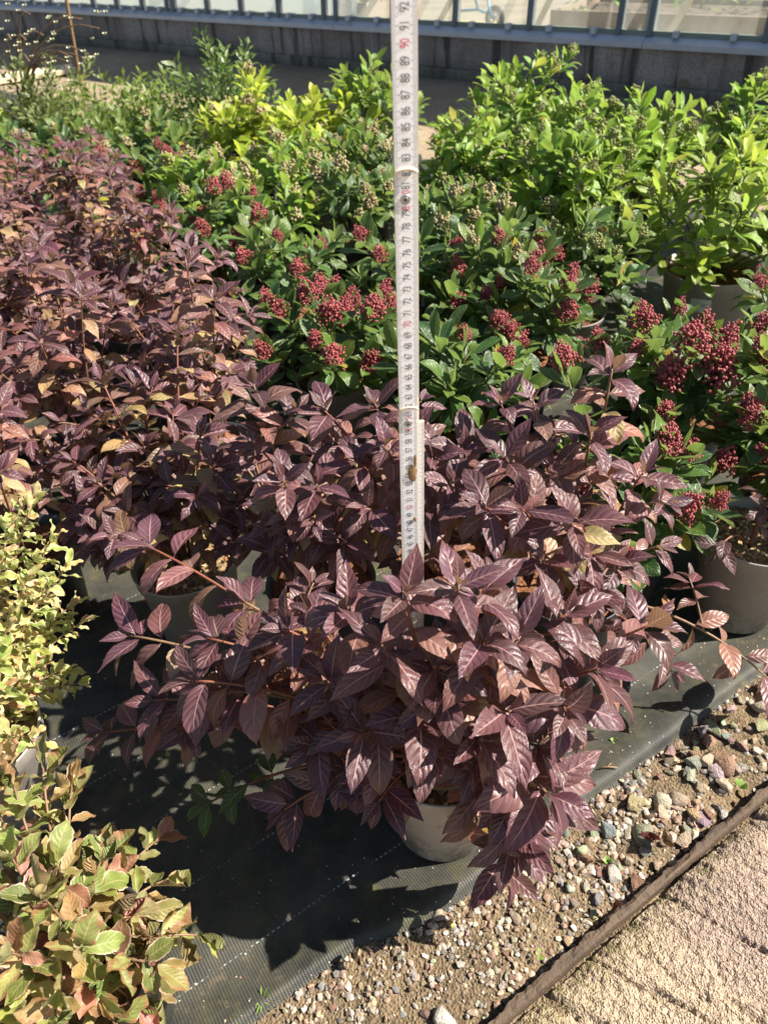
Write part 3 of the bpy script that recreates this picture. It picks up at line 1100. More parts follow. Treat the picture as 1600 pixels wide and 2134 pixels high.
# hand trolley
wp = at(1030, 64, 0.0)
ct = empty('trolley', 'blue framed nursery trolley with a rubber tyred wheel seen through the glass', 'trolley', (wp.x, wp.y, 0.0), rz=gh_rot)
wh = MB().tube([(0, -0.022, 0.10), (0, 0.022, 0.10)], 0.1, 24)
tyre = MB()
prof = [(0.062, -0.02), (0.095, -0.02), (0.104, 0.0), (0.095, 0.02), (0.062, 0.02), (0.062, -0.02)]
for sgn_y, off in ((0, 0),):
    vs, fs = [], []
    for r, y in prof:
        for k in range(24):
            th = 2 * math.pi * k / 24
            vs.append((r * math.cos(th), y, 0.105 + r * math.sin(th)))
    for i in range(len(prof) - 1):
        for k in range(24):
            fs.append((i * 24 + k, i * 24 + (k + 1) % 24, (i + 1) * 24 + (k + 1) % 24, (i + 1) * 24 + k))
    tyre.add(vs, fs)
wo = MB().tube([(0, -0.028, 0.105), (0, 0.028, 0.105)], 0.018, 10).obj('wheel', M['steel'], ct, True)
tyre.obj('tyre', M['rubber'], wo, True)
rim = MB()
for k in range(5):
    th = 2 * math.pi * k / 5
    rim.tube([(0, 0, 0.105), (0.062 * math.cos(th), 0, 0.105 + 0.062 * math.sin(th))], 0.008, 5)
vs, fs = [], []
for r, y in ((0.045, -0.018), (0.063, -0.018), (0.063, 0.018), (0.045, 0.018), (0.045, -0.018)):
    for k in range(24):
        th = 2 * math.pi * k / 24
        vs.append((r * math.cos(th), y, 0.105 + r * math.sin(th)))
for i in range(4):
    for k in range(24):
        fs.append((i * 24 + k, i * 24 + (k + 1) % 24, (i + 1) * 24 + (k + 1) % 24, (i + 1) * 24 + k))
rim.add(vs, fs).obj('rim', M['cream_rim'], wo)
MB().tube([(0, 0.05, 0.105), (0.06, 0.04, 0.26), (0.5, 0.03, 0.30)], 0.014, 6).tube([(0.06, 0.04, 0.26), (0.02, 0.0, 0.6), (-0.12, 0.0, 0.95)], 0.014, 6) \
    .tube([(0.0, -0.05, 0.105), (0.22, -0.05, 0.16), (0.5, -0.05, 0.14)], 0.012, 6).tube([(0.22, -0.05, 0.16), (0.3, 0.0, 0.45)], 0.012, 6).obj('frame', M['blue'], ct, True)
MB().box((0.0, -0.12, 0.03), (0.55, 0.12, 0.055)).obj('platform', M['yellow'], ct)
MB().tube([(-0.12, -0.25, 0.95), (-0.12, 0.25, 0.95)], 0.016, 8).obj('handle', M['yellow'], ct, True)
# a sliver of board lying on the path at the far left
bo = MB().box((-0.35, -0.16, 0.0), (0.35, 0.16, 0.03)).obj('loose_board', M['timber'])
p = at(70, 158, 0.01)
bo.matrix_basis = Matrix.Translation((p.x, p.y, 0.012)) @ Matrix.Rotation(0.5, 4, 'Z')
tag(bo, 'pale wooden board lying on the path at the far left behind the plants', 'board')

#PLANTS
# ------------------------------------------------------------------ plant pieces
def interp(tab, v):
    for (a, wa), (b, wb) in zip(tab[:-1], tab[1:]):
        if v <= b:
            f = (v - a) / (b - a)
            f = f * f * (3 - 2 * f) * 0.5 + f * 0.5
            return wa + (wb - wa) * f
    return tab[-1][1]


WEI = [(0, .05), (.05, .06), (.10, .30), (.2, .70), (.32, .95), (.45, 1.0), (.6, .90), (.74, .66), (.86, .36), (.94, .14), (1, .01)]
SKI = [(0, .09), (.08, .13), (.2, .42), (.38, .80), (.55, .98), (.68, 1.0), (.82, .80), (.93, .42), (1, .03)]
CRE = [(0, .07), (.08, .12), (.22, .55), (.42, .92), (.6, 1.0), (.78, .82), (.92, .45), (1, .06)]


def leaf_mesh(name, tab, half, ns, droop, fold, wave, twist, serr, curl, mat, seed=0, a0=0.0, us=(-1, -.55, 0, .55, 1), wavef=9.0):
    """unit leaf: stalk at the origin, tip near +Y, upper face +Z"""
    r = random.Random(seed)
    ph = r.uniform(0, 6.28)
    V, UV, F = [], [], []
    pos = Vector((0, 0, 0))
    n = len(us)
    prev = 0
    for i in range(ns + 1):
        v = i / ns
        ang = a0 - droop * v ** 1.4
        if i:
            pos = pos + Vector((0, math.cos(ang), math.sin(ang))) * (1 / ns)
        wd = interp(tab, v) * half
        if serr and 0 < i < ns and 0.12 < v < 0.95:
            wd_e = wd * (1 + (serr if i % 2 else -serr * 0.4))
        else:
            wd_e = wd
        T = Vector((0, math.cos(ang), math.sin(ang)))
        X = Vector((1, 0, 0))
        X = Matrix.Rotation(twist * v, 3, T) @ X
        Nn = X.cross(T)
        for u in us:
            ww = wd_e if abs(u) == 1 else wd
            lift = abs(u) * ww * fold - curl * ww * u * u + wave * half * (u * u) * math.sin(v * wavef + ph + (1.7 if u > 0 else 0))
            V.append(pos + X * (u * ww) + Nn * lift)
            UV.append((0.5 + 0.5 * u, v))
    for i in range(ns):
        for j in range(n - 1):
            F.append((i * n + j, i * n + j + 1, (i + 1) * n + j + 1, (i + 1) * n + j))
    return mesh_from(name, V, F, mat, True, UV)


LW_ = [leaf_mesh('leaf', WEI, random.Random(i).uniform(0.185, 0.235), 20, d, f, wv, tw, 0.028, cu, M['weigela'], i, a0)
       for i, (d, f, wv, tw, cu, a0) in enumerate(((0.9, .35, .12, .2, .10, .15), (0.5, .30, .10, -.2, .05, .05), (1.4, .40, .15, .1, .15, .3), (0.3, .25, .1, .3, .0, 0),
                                                   (1.1, .22, .2, -.35, .2, .2), (0.7, .45, .12, .0, .1, .1), (1.8, .30, .14, -.1, .2, .45), (0.15, .5, .08, .1, .0, 0)))]
LS_ = [leaf_mesh('leaf', SKI, random.Random(i + 50).uniform(0.155, 0.20), 10, d, f, wv, tw, 0, cu, M['skimmia'], i, a0)
       for i, (d, f, wv, tw, cu, a0) in enumerate(((0.5, .25, .1, .1, .0, .1), (0.9, .3, .15, -.2, .1, .2), (0.2, .2, .1, .2, 0, 0), (-.35, .3, .1, 0, 0, -.1), (1.2, .2, .2, .3, .2, .3), (0.1, .35, .08, -.1, 0, 0)))]
LC_ = [leaf_mesh('leaf', CRE, random.Random(i + 80).uniform(0.19, 0.25), 10, d, f, wv, tw, 0, cu, M['cream'], i, a0, wavef=12)
       for i, (d, f, wv, tw, cu, a0) in enumerate(((0.5, .3, .5, .4, .0, .1), (-.6, .5, .4, -.5, -.3, 0), (0.2, .2, .3, .2, 0, 0), (-1.2, .6, .5, .3, -.5, -.1), (1.3, .4, .5, .8, .2, .2), (.1, .35, .3, -.2, 0, 0)))]
LP_ = [leaf_mesh('leaf', CRE, random.Random(i + 90).uniform(0.22, 0.28), 14, d, f, wv * .6, tw, 0.05, cu, M['pinkedge'], i, a0, wavef=14)
       for i, (d, f, wv, tw, cu, a0) in enumerate(((0.5, .3, .3, .3, .0, .1), (-.5, .5, .35, -.5, -.3, 0), (0.2, .2, .2, .2, 0, 0), (-1.0, .6, .4, .3, -.5, -.1), (1.2, .4, .4, .8, .2, .2), (.1, .35, .2, -.2, 0, 0)))]
LD_ = [leaf_mesh('leaf', CRE, 0.24, 10, d, .7, .6, 1.0, 0, -.5, M['dryleaf'], i, .2) for i, d in enumerate((-1.8, 1.6, -2.6))]


def bud_mesh(name, mat, n, seed, w=0.5, h=0.75, rb=0.055, sub=2):
    r = random.Random(seed)
    bm = bmesh.new()
    bmesh.ops.create_icosphere(bm, subdivisions=sub, radius=1)
    bv = [v.co.copy() for v in bm.verts]
    bf = [[v.index for v in f.verts] for f in bm.faces]
    bm.free()
    mb = MB()
    # lobes of a panicle
    lobes = [(Vector((0, 0, h * 0.82)), 0.22)]
    for k in range(5):
        a = k * 1.257 + r.uniform(-.3, .3)
        lobes.append((Vector((math.cos(a) * w * 0.55, math.sin(a) * w * 0.55, h * r.uniform(0.30, 0.5))), 0.21))
    for k in range(3):
        a = k * 2.09 + r.uniform(-.3, .3)
        lobes.append((Vector((math.cos(a) * w * 0.3, math.sin(a) * w * 0.3, h * r.uniform(0.55, 0.72))), 0.2))
    for c, rad in lobes:
        mb.tube([(0, 0, 0), c * 0.55, c], 0.014, 4, False)
    for i in range(n):
        c, rad = lobes[i % len(lobes)]
        d = Vector((r.gauss(0, 1), r.gauss(0, 1), r.gauss(0.35, 1))).normalized() * rad * r.uniform(0.55, 1.15)
        p = c + d
        s = rb * r.uniform(0.75, 1.2)
        mb.add([p + v * s for v in bv], bf)
    return mb.mesh(name, mat, True)


BUD = {'red': [bud_mesh('bud_cluster', M['bud_red'], 260, i, rb=0.036, w=.5, h=.85) for i in range(4)],
       'green': [bud_mesh('bud_cluster', M['bud_green'], 110, 10 + i, rb=0.05) for i in range(2)],
       'tan': [bud_mesh('bud_cluster', M['bud_tan'], 110, 20 + i, rb=0.06) for i in range(2)]}

POTS = {}


def pot_mesh(kind, rt, rb, h, mat):
    key = (kind, rt, rb, h)
    if key not in POTS:
        b1 = h - 0.028
        rr = lambda z: rb + (rt - 0.004 - rb) * z / h
        prof = [(0.0, 0.001), (rb - 0.006, 0.001), (rb, 0.006), (rr(b1), b1), (rr(b1) + 0.0035, b1 + 0.002), (rt - 0.002, h - 0.003), (rt, h), (rt - 0.0025, h + 0.001), (rt - 0.006, h - 0.004), (rr(h * .6) - 0.004, h * 0.6)]
        POTS[key] = MB().lathe(prof, 48).mesh('pot', mat, True)
    return POTS[key]


SOILS = {}


def soil_mesh(r, mat, seed=0):
    key = (round(r, 3), mat.name)
    if key not in SOILS:
        V, F = [(0, 0, 0.004)], []
        rings, n = 8, 28
        for i in range(1, rings + 1):
            for k in range(n):
                rad = r * i / rings
                x, y = rad * math.cos(6.2832 * k / n), rad * math.sin(6.2832 * k / n)
                V.append((x, y, 0.012 * noise.noise(Vector((x * 45, y * 45, seed))) + 0.006))
        for k in range(n):
            F.append((0, 1 + k, 1 + (k + 1) % n))
        for i in range(rings - 1):
            for k in range(n):
                a, b = 1 + i * n, 1 + (i + 1) * n
                F.append((a + k, b + k, b + (k + 1) % n, a + (k + 1) % n))
        SOILS[key] = mesh_from('soil', V, F, mat, True)
    return SOILS[key]


def add_pot(pl, rt=0.098, rb=0.074, h=0.205, kind='pot_grey', soil='soil_bark', chips=0, seed=0):
    link('pot', pot_mesh(kind, rt, rb, h, M[kind]), pl)
    s = link('soil', soil_mesh(rt - 0.006, M[soil]), pl)
    s.location = (0, 0, h - 0.028)
    if chips:
        rg = np.random.RandomState(seed)
        a = rg.uniform(0, 6.28, chips)
        rad = np.sqrt(rg.rand(chips)) * (rt - 0.012)
        pts = np.stack([rad * np.cos(a), rad * np.sin(a), np.full(chips, h - 0.018) + rg.uniform(-.002, .006, chips)], -1)
        base = np.array([(0.40, 0.28, 0.14), (0.52, 0.40, 0.22), (0.16, 0.10, 0.05), (0.30, 0.15, 0.07)] if soil == 'soil_tan' else [(0.26, 0.10, 0.04), (0.16, 0.06, 0.03), (0.36, 0.17, 0.08), (0.07, 0.035, 0.02)])
        c = link('bark_chips', scatter_mesh('bark_chips', pts, rg.uniform(0.002, 0.006, chips), base[rg.randint(0, 4, chips)] * rg.uniform(.7, 1.2, (chips, 1)), M['chip'], 1, seed, 0.35), pl)
        c['kind'] = 'stuff'


UP = Vector((0, 0, 1))


def bez(p0, p1, p2, p3, s):
    a = 1 - s
    return p0 * (a ** 3) + p1 * (3 * a * a * s) + p2 * (3 * a * s * s) + p3 * (s ** 3)


class Plant:
    """gathers leaves (matrix, mesh, colour); the 300 nearest the viewer become parts, the rest one mass"""
    def __init__(self, name, label, cat, loc, group):
        self.e = empty(name, label, cat, loc, group)
        self.loc = Vector(loc)
        self.leaves = []

    def leaf(self, mesh, base, d, up, L, color, wscale=1.0):
        y = d.normalized()
        z = up - y * up.dot(y)
        if z.length < 1e-4:
            z = Vector((1, 0, 0)) - y * y.x
        z.normalize()
        x = y.cross(z)
        m = Matrix((x * L * wscale, y * L, z * L)).transposed().to_4x4()
        m.translation = base
        self.leaves.append((m, mesh, color))

    def flush(self, cap=300, stuff=True):
        ls = self.leaves
        if len(ls) > cap:
            ls = sorted(ls, key=lambda t: (self.loc + t[0].translation - CAMLOC).length)
        for m, me, c in ls[:cap]:
            link('leaf', me, self.e, c, m)
        rest = ls[cap:]
        if rest:
            V, F, UV, PC = [], [], [], []
            for m, me, c in rest:
                o = len(V)
                V += [m @ v.co for v in me.vertices]
                uvd = {}
                ul = me.uv_layers[0].data
                for l in me.loops:
                    uvd[l.vertex_index] = tuple(ul[l.index].uv)
                UV += [uvd[i] for i in range(len(me.vertices))]
                PC += [(*c, 1.0)] * len(me.vertices)
                F += [[i + o for i in p.vertices] for p in me.polygons]
            fm = mesh_from('foliage', V, F, rest[0][1].materials[0], True, UV)
            fm.color_attributes.new('pigment', 'FLOAT_COLOR', 'POINT').data.foreach_set('color', np.array(PC, dtype=np.float32).ravel())
            fm.attributes.new('own_pigment', 'FLOAT', 'POINT').data.foreach_set('value', np.ones(len(V), dtype=np.float32))
            o = link('foliage', fm, self.e, rest[0][2])
            o['kind'] = 'stuff'


def jit(c, r, a=0.18):
    k = 1 + r.uniform(-a, a)
    return tuple(max(0.004, x * k * (1 + r.uniform(-a * .5, a * .5))) for x in c)


def mixc(a, b, f):
    return tuple(x + (y - x) * f for x, y in zip(a, b))


P_TOP, P_MID, P_LOW, P_TAN = (0.094, 0.042, 0.054), (0.245, 0.118, 0.098), (0.25, 0.165, 0.088), (0.31, 0.25, 0.11)


def wei_shoot(pl, base, tip, r, L=0.07, s0=0.25, spacing=0.034, arch=0.05, tan=0.0, cols=None, stem='stem_red', tipdir=None, rad=0.0024, maxn=40, sides=0):
    """arching stem with opposite leaf pairs; base and tip local to the plant"""
    v = tip - base
    ln = v.length
    p1 = base + v * 0.33 + UP * arch * 1.2
    p2 = base + v * 0.72 + UP * arch
    if tipdir is not None:
        p2 = tip - tipdir.normalized() * ln * 0.3
    pts = [bez(base, p1, p2, tip, i / 14) for i in range(15)]
    mb = MB().tube(pts, [rad * (1.35 - 0.75 * i / 14) for i in range(15)], 6)
    link('stem', mb.mesh('stem', M[stem], True), pl.e)
    nn = min(maxn, max(3, int(ln * (1 - s0) / spacing)))
    for j in range(sides):
        s = s0 + (0.95 - s0) * (j + r.uniform(.1, .7)) / (sides + .3)
        p = bez(base, p1, p2, tip, s)
        th = r.uniform(0, 6.28)
        dv = Vector((math.cos(th), math.sin(th) - .25, r.uniform(.5, 1.3))).normalized() * r.uniform(.05, .10)
        wei_shoot(pl, p, p + dv, r, L * .82, .35, spacing, .008, tan, cols, stem, None, rad * .7, 4)
    az = r.uniform(0, 1.57)
    cols = cols or (P_TOP, P_MID, P_LOW)
    for i in range(nn + 2):
        # i = 0 is the tip
        if i < 3:
            s = 1 - i * 0.012 / ln
        else:
            s = 1 - 0.024 / ln - (i - 2) * (1 - s0) / nn * (0.85 + 0.3 * min(1, i / 6))
        if s < s0:
            break
        p = bez(base, p1, p2, tip, s)
        ax = (bez(base, p1, p2, tip, min(1, s + 0.02)) - bez(base, p1, p2, tip, s - 0.02)).normalized()
        ref = ax.cross(Vector((0.2, 0.9, 0.1)))
        ref.normalize()
        ref2 = ax.cross(ref)
        az += 1.5708 + r.uniform(-.25, .25)
        ang = (0.45, 0.95, 1.2, 1.3, 1.35)[min(i, 4)] + r.uniform(-.15, .15)
        sf = (0.55, 0.90, 1.02, 1.0)[min(i, 3)] * (1 - 0.02 * max(0, i - 5)) * r.uniform(0.82, 1.14)
        if i < 3:
            c0 = cols[0]
        else:
            f = min(1, (i - 2) / 5)
            c0 = mixc(cols[0], cols[1], min(1, f * 2)) if f < .5 else mixc(cols[1], cols[2], f * 2 - 1)
        for sd in (0, math.pi):
            if i > 4 and r.random() < 0.12:
                continue
            rd = ref * math.cos(az + sd) + ref2 * math.sin(az + sd)
            d = ax * math.cos(ang) + rd * math.sin(ang)
            flat = max(0.0, min(1.0, (0.85 - ax.z) / 0.5))
            d.z *= 1 - 0.65 * flat * min(1, i / 2)
            d = d + UP * (-0.02 - 0.12 * min(i, 5) / 5 + r.uniform(-.12, .12))
            up = ax * 0.5 + UP * 0.75 + TOSUN * 0.45 + Vector((r.gauss(0, .22), r.gauss(0, .22), 0)) - Vector((0, .15, 0))
            c = c0
            if i > 3 and r.random() < tan:
                c = mixc(c0, P_TAN, r.uniform(.4, 1))
            mi = r.choice((1, 3, 5, 7)) if i < 2 else r.choice((0, 1, 2, 3, 4, 5, 6, 0, 2))
            pl.leaf(LW_[mi], p + rd * 0.002, d, up, L * sf, jit(c, r, .22), r.uniform(.9, 1.1))


def wei_auto(x, y, seed, label, group, n=10, spread=0.17, z0=0.42, z1=0.62, L=0.062, tan=0.25, pot='pot_dark', cols=None, lowshoots=3, arch=0.06):
    r = random.Random(seed)
    pl = Plant('weigela_plant', label, 'shrub', (x, y, 0.014), group)
    add_pot(pl.e, kind=pot, seed=seed)
    for i in range(n):
        a = i * 2.4 + r.uniform(-.4, .4)
        rad = spread * math.sqrt((i + 0.5) / n) * r.uniform(.8, 1.15)
        tip = Vector((math.cos(a) * rad, math.sin(a) * rad, r.uniform(z0, z1) - 0.35 * rad))
        base = Vector((math.cos(a) * 0.02, math.sin(a) * 0.02, 0.18))
        wei_shoot(pl, base, tip, r, L * r.uniform(.85, 1.1), 0.3, 0.032, arch, tan, cols, r.choice(('stem_red', 'stem_tan')), rad=0.002, sides=1)
    for i in range(lowshoots):
        a = r.uniform(0, 6.28)
        rad = spread * r.uniform(.8, 1.1)
        tip = Vector((math.cos(a) * rad, math.sin(a) * rad, r.uniform(.24, .38)))
        wei_shoot(pl, Vector((math.cos(a) * 0.02, math.sin(a) * 0.02, 0.18)), tip, r, L * .9, .35, .034, .03, min(1, tan * 2.2), cols, 'stem_tan', rad=0.002)
    pl.flush()
    return pl


GW = 'purple leaved shrubs in the bed'
# ---- the measured plant in front
hero = Plant('weigela_plant', 'large purple leaved shrub in a pale pot at the front holding the upright measuring rule', 'shrub', (0.058, 0.632, 0.012), GW)
add_pot(hero.e, kind='pot_pale', soil='soil_tan', chips=420, seed=3)
HS = [  # tip pixel x, y, height, leaf length, arch, start, spacing
    (842, 1235, .63, .056, .03, .25, .034), (955, 1215, .63, .064, .03, .25, .034), (300, 1135, .46, .072, .05, .40, .036), (270, 1325, .38, .074, .05, .32, .032),
    (205, 1530, .25, .062, .05, .55, .036), (590, 1310, .48, .070, .05, .28, .032), (752, 1530, .42, .070, .04, .30, .032), (1060, 1482, .46, .076, .04, .28, .034),
    (1148, 1662, .34, .086, .05, .40, .034), (590, 1690, .25, .072, .04, .45, .034), (1245, 1395, .46, .088, .04, .52, .042), (1362, 1300, .46, .076, .04, .52, .038),
    (500, 1250, .44, .060, .04, .45, .034), (680, 1420, .44, .066, .04, .35, .034), (905, 1390, .52, .070, .03, .28, .034), (795, 1345, .55, .070, .03, .28, .034),
    (1010, 1330, .56, .070, .03, .30, .034), (480, 1440, .36, .074, .04, .40, .034), (640, 1560, .33, .064, .04, .40, .034), (1130, 1560, .38, .070, .04, .4, .034),
    (1000, 1540, .42, .066, .03, .35, .036), (400, 1420, .42, .072, .05, .45, .034), (1085, 1770, .22, .074, .05, .45, .034), (790, 1670, .30, .070, .04, .45, .034),
    (720, 1270, .54, .062, .03, .35, .034), (870, 1490, .45, .070, .03, .3, .034), (1180, 1280, .50, .072, .03, .4, .034), (320, 1460, .34, .074, .05, .42, .032),
    (1080, 1330, .54, .07, .03, .35, .034), (1000, 1230, .60, .064, .03, .35, .034), (700, 1620, .30, .066, .04, .5, .034), (1060, 1840, .13, .066, .05, .5, .034), (1120, 1740, .22, .07, .05, .5, .034), (430, 1330, .44, .066, .05, .45, .034),
]
rh = random.Random(11)
for (px, py, z, L, ar, s0, sp_) in HS:
    tip = at(px, py, z) - hero.loc
    a = math.atan2(tip.y, tip.x)
    base = Vector((math.cos(a) * 0.025, math.sin(a) * 0.025, 0.178))
    wei_shoot(hero, base, tip, rh, L * 1.0, s0, sp_, ar, 0.08, None, 'stem_red' if rh.random() < .6 else 'stem_tan', rad=0.0026, sides=1)
# young green shoot low on the left
tip = at(425, 1680, .10) - hero.loc
wei_shoot(hero, Vector((-.03, 0, .178)), tip, rh, .056, .55, .03, .05, 0, ((.07, .13, .03), (.06, .11, .03), (.07, .09, .03)), 'stem_red')
# a few yellowed leaves over the rim
for px, py, z in ((905, 1650, .2), (945, 1668, .2), (880, 1640, .2), (1005, 1700, .15)):
    b = at(px, py, z) - hero.loc
    hero.leaf(LW_[rh.randrange(8)], b, Vector((rh.uniform(-.4, .4), -.8, -.6)), UP, .034, (.50, .33, .08))
hero.flush(300)

# ---- its neighbours
def wei_pixel(loc, label, shoots, seed, pot='pot_dark', soil='soil_bark', chips=0, tan=.15, L=.062, s0=.35, extra=6, cols=None, sides=1):
    r = random.Random(seed)
    pl = Plant('weigela_plant', label, 'shrub', (loc[0], loc[1], 0.014), GW)
    add_pot(pl.e, kind=pot, soil=soil, chips=chips, seed=seed)
    for sh in shoots:
        px, py, z = sh[:3]
        tip = at(px, py, z) - pl.loc
        a = math.atan2(tip.y, tip.x)
        base = Vector((math.cos(a) * 0.025, math.sin(a) * 0.025, 0.178))
        wei_shoot(pl, base, tip, r, (sh[3] if len(sh) > 3 else L) * r.uniform(.92, 1.08), sh[4] if len(sh) > 4 else s0, .035, sh[5] if len(sh) > 5 else .04, tan, cols, r.choice(('stem_red', 'stem_tan')), sides=sides)
    for i in range(extra):
        a = r.uniform(0, 6.28)
        tip = Vector((math.cos(a) * r.uniform(.08, .17), math.sin(a) * r.uniform(.08, .17), r.uniform(.28, .42)))
        wei_shoot(pl, Vector((math.cos(a) * .02, math.sin(a) * .02, .178)), tip, r, L * .9, .35, .036, .03, min(.8, tan * 3), cols, 'stem_tan')
    pl.flush()


wei_pixel((.31, .93), 'tall purple leaved shrub behind the measured one on the right reaching into the red buds', [
    (1275, 770, .66, .068, .4), (1190, 1090, .54, .070), (1085, 1060, .56), (1005, 1055, .56), (1340, 985, .50, .056), (1110, 835, .62, .056), (1040, 835, .62, .054), (1230, 900, .60, .066), (1150, 980, .55), (1050, 950, .58), (1290, 1180, .40, .06), (1230, 1250, .40, .064), (1130, 1170, .48), (1610, 1425, .10, .072, .30, .06), (1400, 1400, .16, .066, .5)], 21, extra=5)
wei_pixel((.10, 1.02), 'purple leaved shrub directly behind the measuring rule between its taller neighbours', [
    (670, 850, .58), (780, 840, .58), (900, 955, .56), (965, 935, .56), (800, 930, .56), (740, 960, .54), (890, 1060, .52), (760, 1060, .50), (940, 1010, .55), (700, 920, .52), (850, 900, .54)], 22, extra=6)
wei_pixel((-.12, .98), 'purple leaved shrub left of the rule with one tall pointed shoot above the grey pots', [
    (528, 800, .60, .068), (590, 1000, .54, .066), (660, 1010, .52), (560, 900, .52), (620, 1080, .46), (680, 1110, .44), (480, 1130, .34, .058), (720, 1130, .45), (500, 960, .42), (560, 1150, .38)], 23, extra=6, tan=.2)
wei_pixel((-.375, 1.06), 'sparse purple and tan leaved shrub in a grey pot left of the front plant', [
    (370, 690, .55), (360, 860, .46), (210, 790, .52, .066), (300, 930, .42), (350, 1010, .36), (440, 1010, .34), (250, 880, .44), (160, 1090, .30, .05), (400, 930, .40), (280, 800, .48), (240, 990, .40), (190, 1050, .36), (320, 1080, .34), (420, 900, .50), (450, 970, .44), (150, 960, .42), (230, 1150, .30), (175, 1140, .28), (260, 1070, .38)], 24, pot='pot_grey', soil='soil_tan', chips=200, tan=.7, extra=10, cols=(P_TOP, P_LOW, P_TAN))
wei_pixel((.675, 1.03), 'small sparse purple leaved shrub in the big grey pot at the right edge', [
    (1590, 1050, .30, .05, .4), (1490, 1150, .24, .056, .7), (1440, 1060, .27, .05, .8), (1575, 1100, .24, .05, .7)], 25, pot='pot_grey', soil='soil_tan', chips=380, tan=.1, extra=0, cols=((.08, .04, .05), (.13, .065, .065), (.15, .09, .06)), sides=0)
PB = [  # the purple block behind on the left
    (-.70, 1.13, 'purple shrub at the left edge just behind the cream edged bush'),
    (-.37, 1.43, 'purple shrub whose shoots stand beside the orange bark pot'),
    (-.64, 1.43, 'purple shrub one pot left of the one beside the orange bark pot'),
    (-.92, 1.45, 'purple shrub cut by the left edge in the second row'),
    (-.48, 1.74, 'purple shrub at the right end of the third row next to the red buds'),
    (-.76, 1.74, 'purple shrub in the middle of the third row of the purple block'),
    (-1.03, 1.76, 'purple shrub at the left edge in the third row'),
    (-.66, 2.06, 'purple shrub at the right end of the fourth row below a red budded evergreen'),
    (-.93, 2.06, 'purple shrub second from the right in the fourth row'),
    (-1.20, 2.08, 'purple shrub cut by the left edge in the fourth row'),
    (-.80, 2.37, 'purple shrub ending the fifth row beside the red budded evergreens'),
    (-1.08, 2.37, 'purple shrub second from the right in the fifth row'),
    (-1.34, 2.40, 'purple shrub cut by the left edge in the fifth row'),
    (-.92, 2.68, 'purple shrub at the back right corner of the purple block'),
    (-1.20, 2.68, 'purple shrub in the back row of the purple block, second from its right end'),
    (-1.47, 2.72, 'purple shrub at the far left corner of the purple block'),
]
for i, (x, y, lab) in enumerate(PB):
    wei_auto(x, y, 100 + i, lab, GW, n=11 + i % 4, spread=.175, z0=.36, z1=.64, L=.053 + .003 * (i % 3), tan=(.05, .12, .08)[i % 3] if i else .3)


# ---- evergreen skimmias
def skimmia(x, y, seed, label, group, kind='red', n=18, spread=.185, z0=.34, z1=.48, L=.082, cols=((.030, .070, .022), (.085, .14, .03)), pot='pot_dark', budp=.8, bs=.053, tipbs=None, nl=(8, 11), lean=(0, 0), potdim=(.098, .074, .205), tips=None, soil='soil_bark', chips=0):
    r = random.Random(seed)
    pl = Plant('skimmia_plant', label, 'shrub', (x, y, 0.014), group)
    add_pot(pl.e, *potdim, kind=pot, seed=seed, soil=soil, chips=chips)
    h0 = potdim[2] - .027
    sites = []
    for i in range(n):
        a = i * 2.39996 + r.uniform(-.3, .3)
        rad = spread * math.sqrt((i + .4) / n) * r.uniform(.85, 1.12)
        sites.append(Vector((math.cos(a) * rad + lean[0], math.sin(a) * rad + lean[1], r.uniform(z0, z1) * (1 - 0.22 * (rad / spread) ** 2))))
    for t in (tips or []):
        sites.append(at(*t) - pl.loc)
    for i, tip in enumerate(sites):
        a = math.atan2(tip.y, tip.x)
        base = Vector((math.cos(a) * .02, math.sin(a) * .02, h0))
        v = tip - base
        p1, p2 = base + v * .35 + UP * .02, tip - (UP * .7 + Vector((math.cos(a), math.sin(a), 0)) * .5).normalized() * v.length * .35
        pts = [bez(base, p1, p2, tip, k / 7) for k in range(8)]
        link('stem', MB().tube(pts, [.0032 - .0012 * k / 7 for k in range(8)], 5).mesh('stem', M['stem_green'], True), pl.e)
        ax = (pts[-1] - pts[-2]).normalized()
        ref = ax.cross(Vector((.2, .9, .1))).normalized()
        ref2 = ax.cross(ref)
        tone = r.random()
        m = r.randint(*nl)
        ga = r.uniform(0, 6)
        for k in range(m + 6):
            ga += 2.4 + r.uniform(-.2, .2)
            f = k / m
            ang = .35 + .85 * min(1.25, f) + r.uniform(-.15, .15)
            s = max(.3, 1 - (.004 + .055 * f) / v.length) if k < m else r.uniform(.55, .8)
            p = bez(base, p1, p2, tip, s)
            rd = ref * math.cos(ga) + ref2 * math.sin(ga)
            d = ax * math.cos(ang) + rd * math.sin(ang) + UP * r.uniform(-.15, .1)
            c = mixc(cols[0], cols[1], min(1, max(0, tone * .6 + r.uniform(-.1, .4) - .25 * f)))
            if r.random() < .012:
                c = (.30, .27, .04)
            pl.leaf(LS_[r.randrange(6)], p + rd * .003, d, ax * .6 + UP * .5 + TOSUN * .4 + Vector((r.gauss(0, .2), r.gauss(0, .2), 0)), L * r.uniform(.72, 1.12) * (1 - .22 * (k == 0)), jit(c, r, .2), r.uniform(.85, 1.2))
        if kind and r.random() < budp:
            s = (tipbs if tipbs and i >= n else bs) * r.uniform(.75, 1.2)
            mm = (UP * .6 + ax).normalized().to_track_quat('Z', 'Y').to_matrix().to_4x4() @ Matrix.Rotation(r.uniform(0, 6), 4, 'Z') @ Matrix.Diagonal((s, s, s * r.uniform(.9, 1.25), 1))
            mm.translation = tip + ax * .004
            link('bud_cluster', r.choice(BUD[kind]), pl.e, None, mm)
    pl.flush()
    return pl


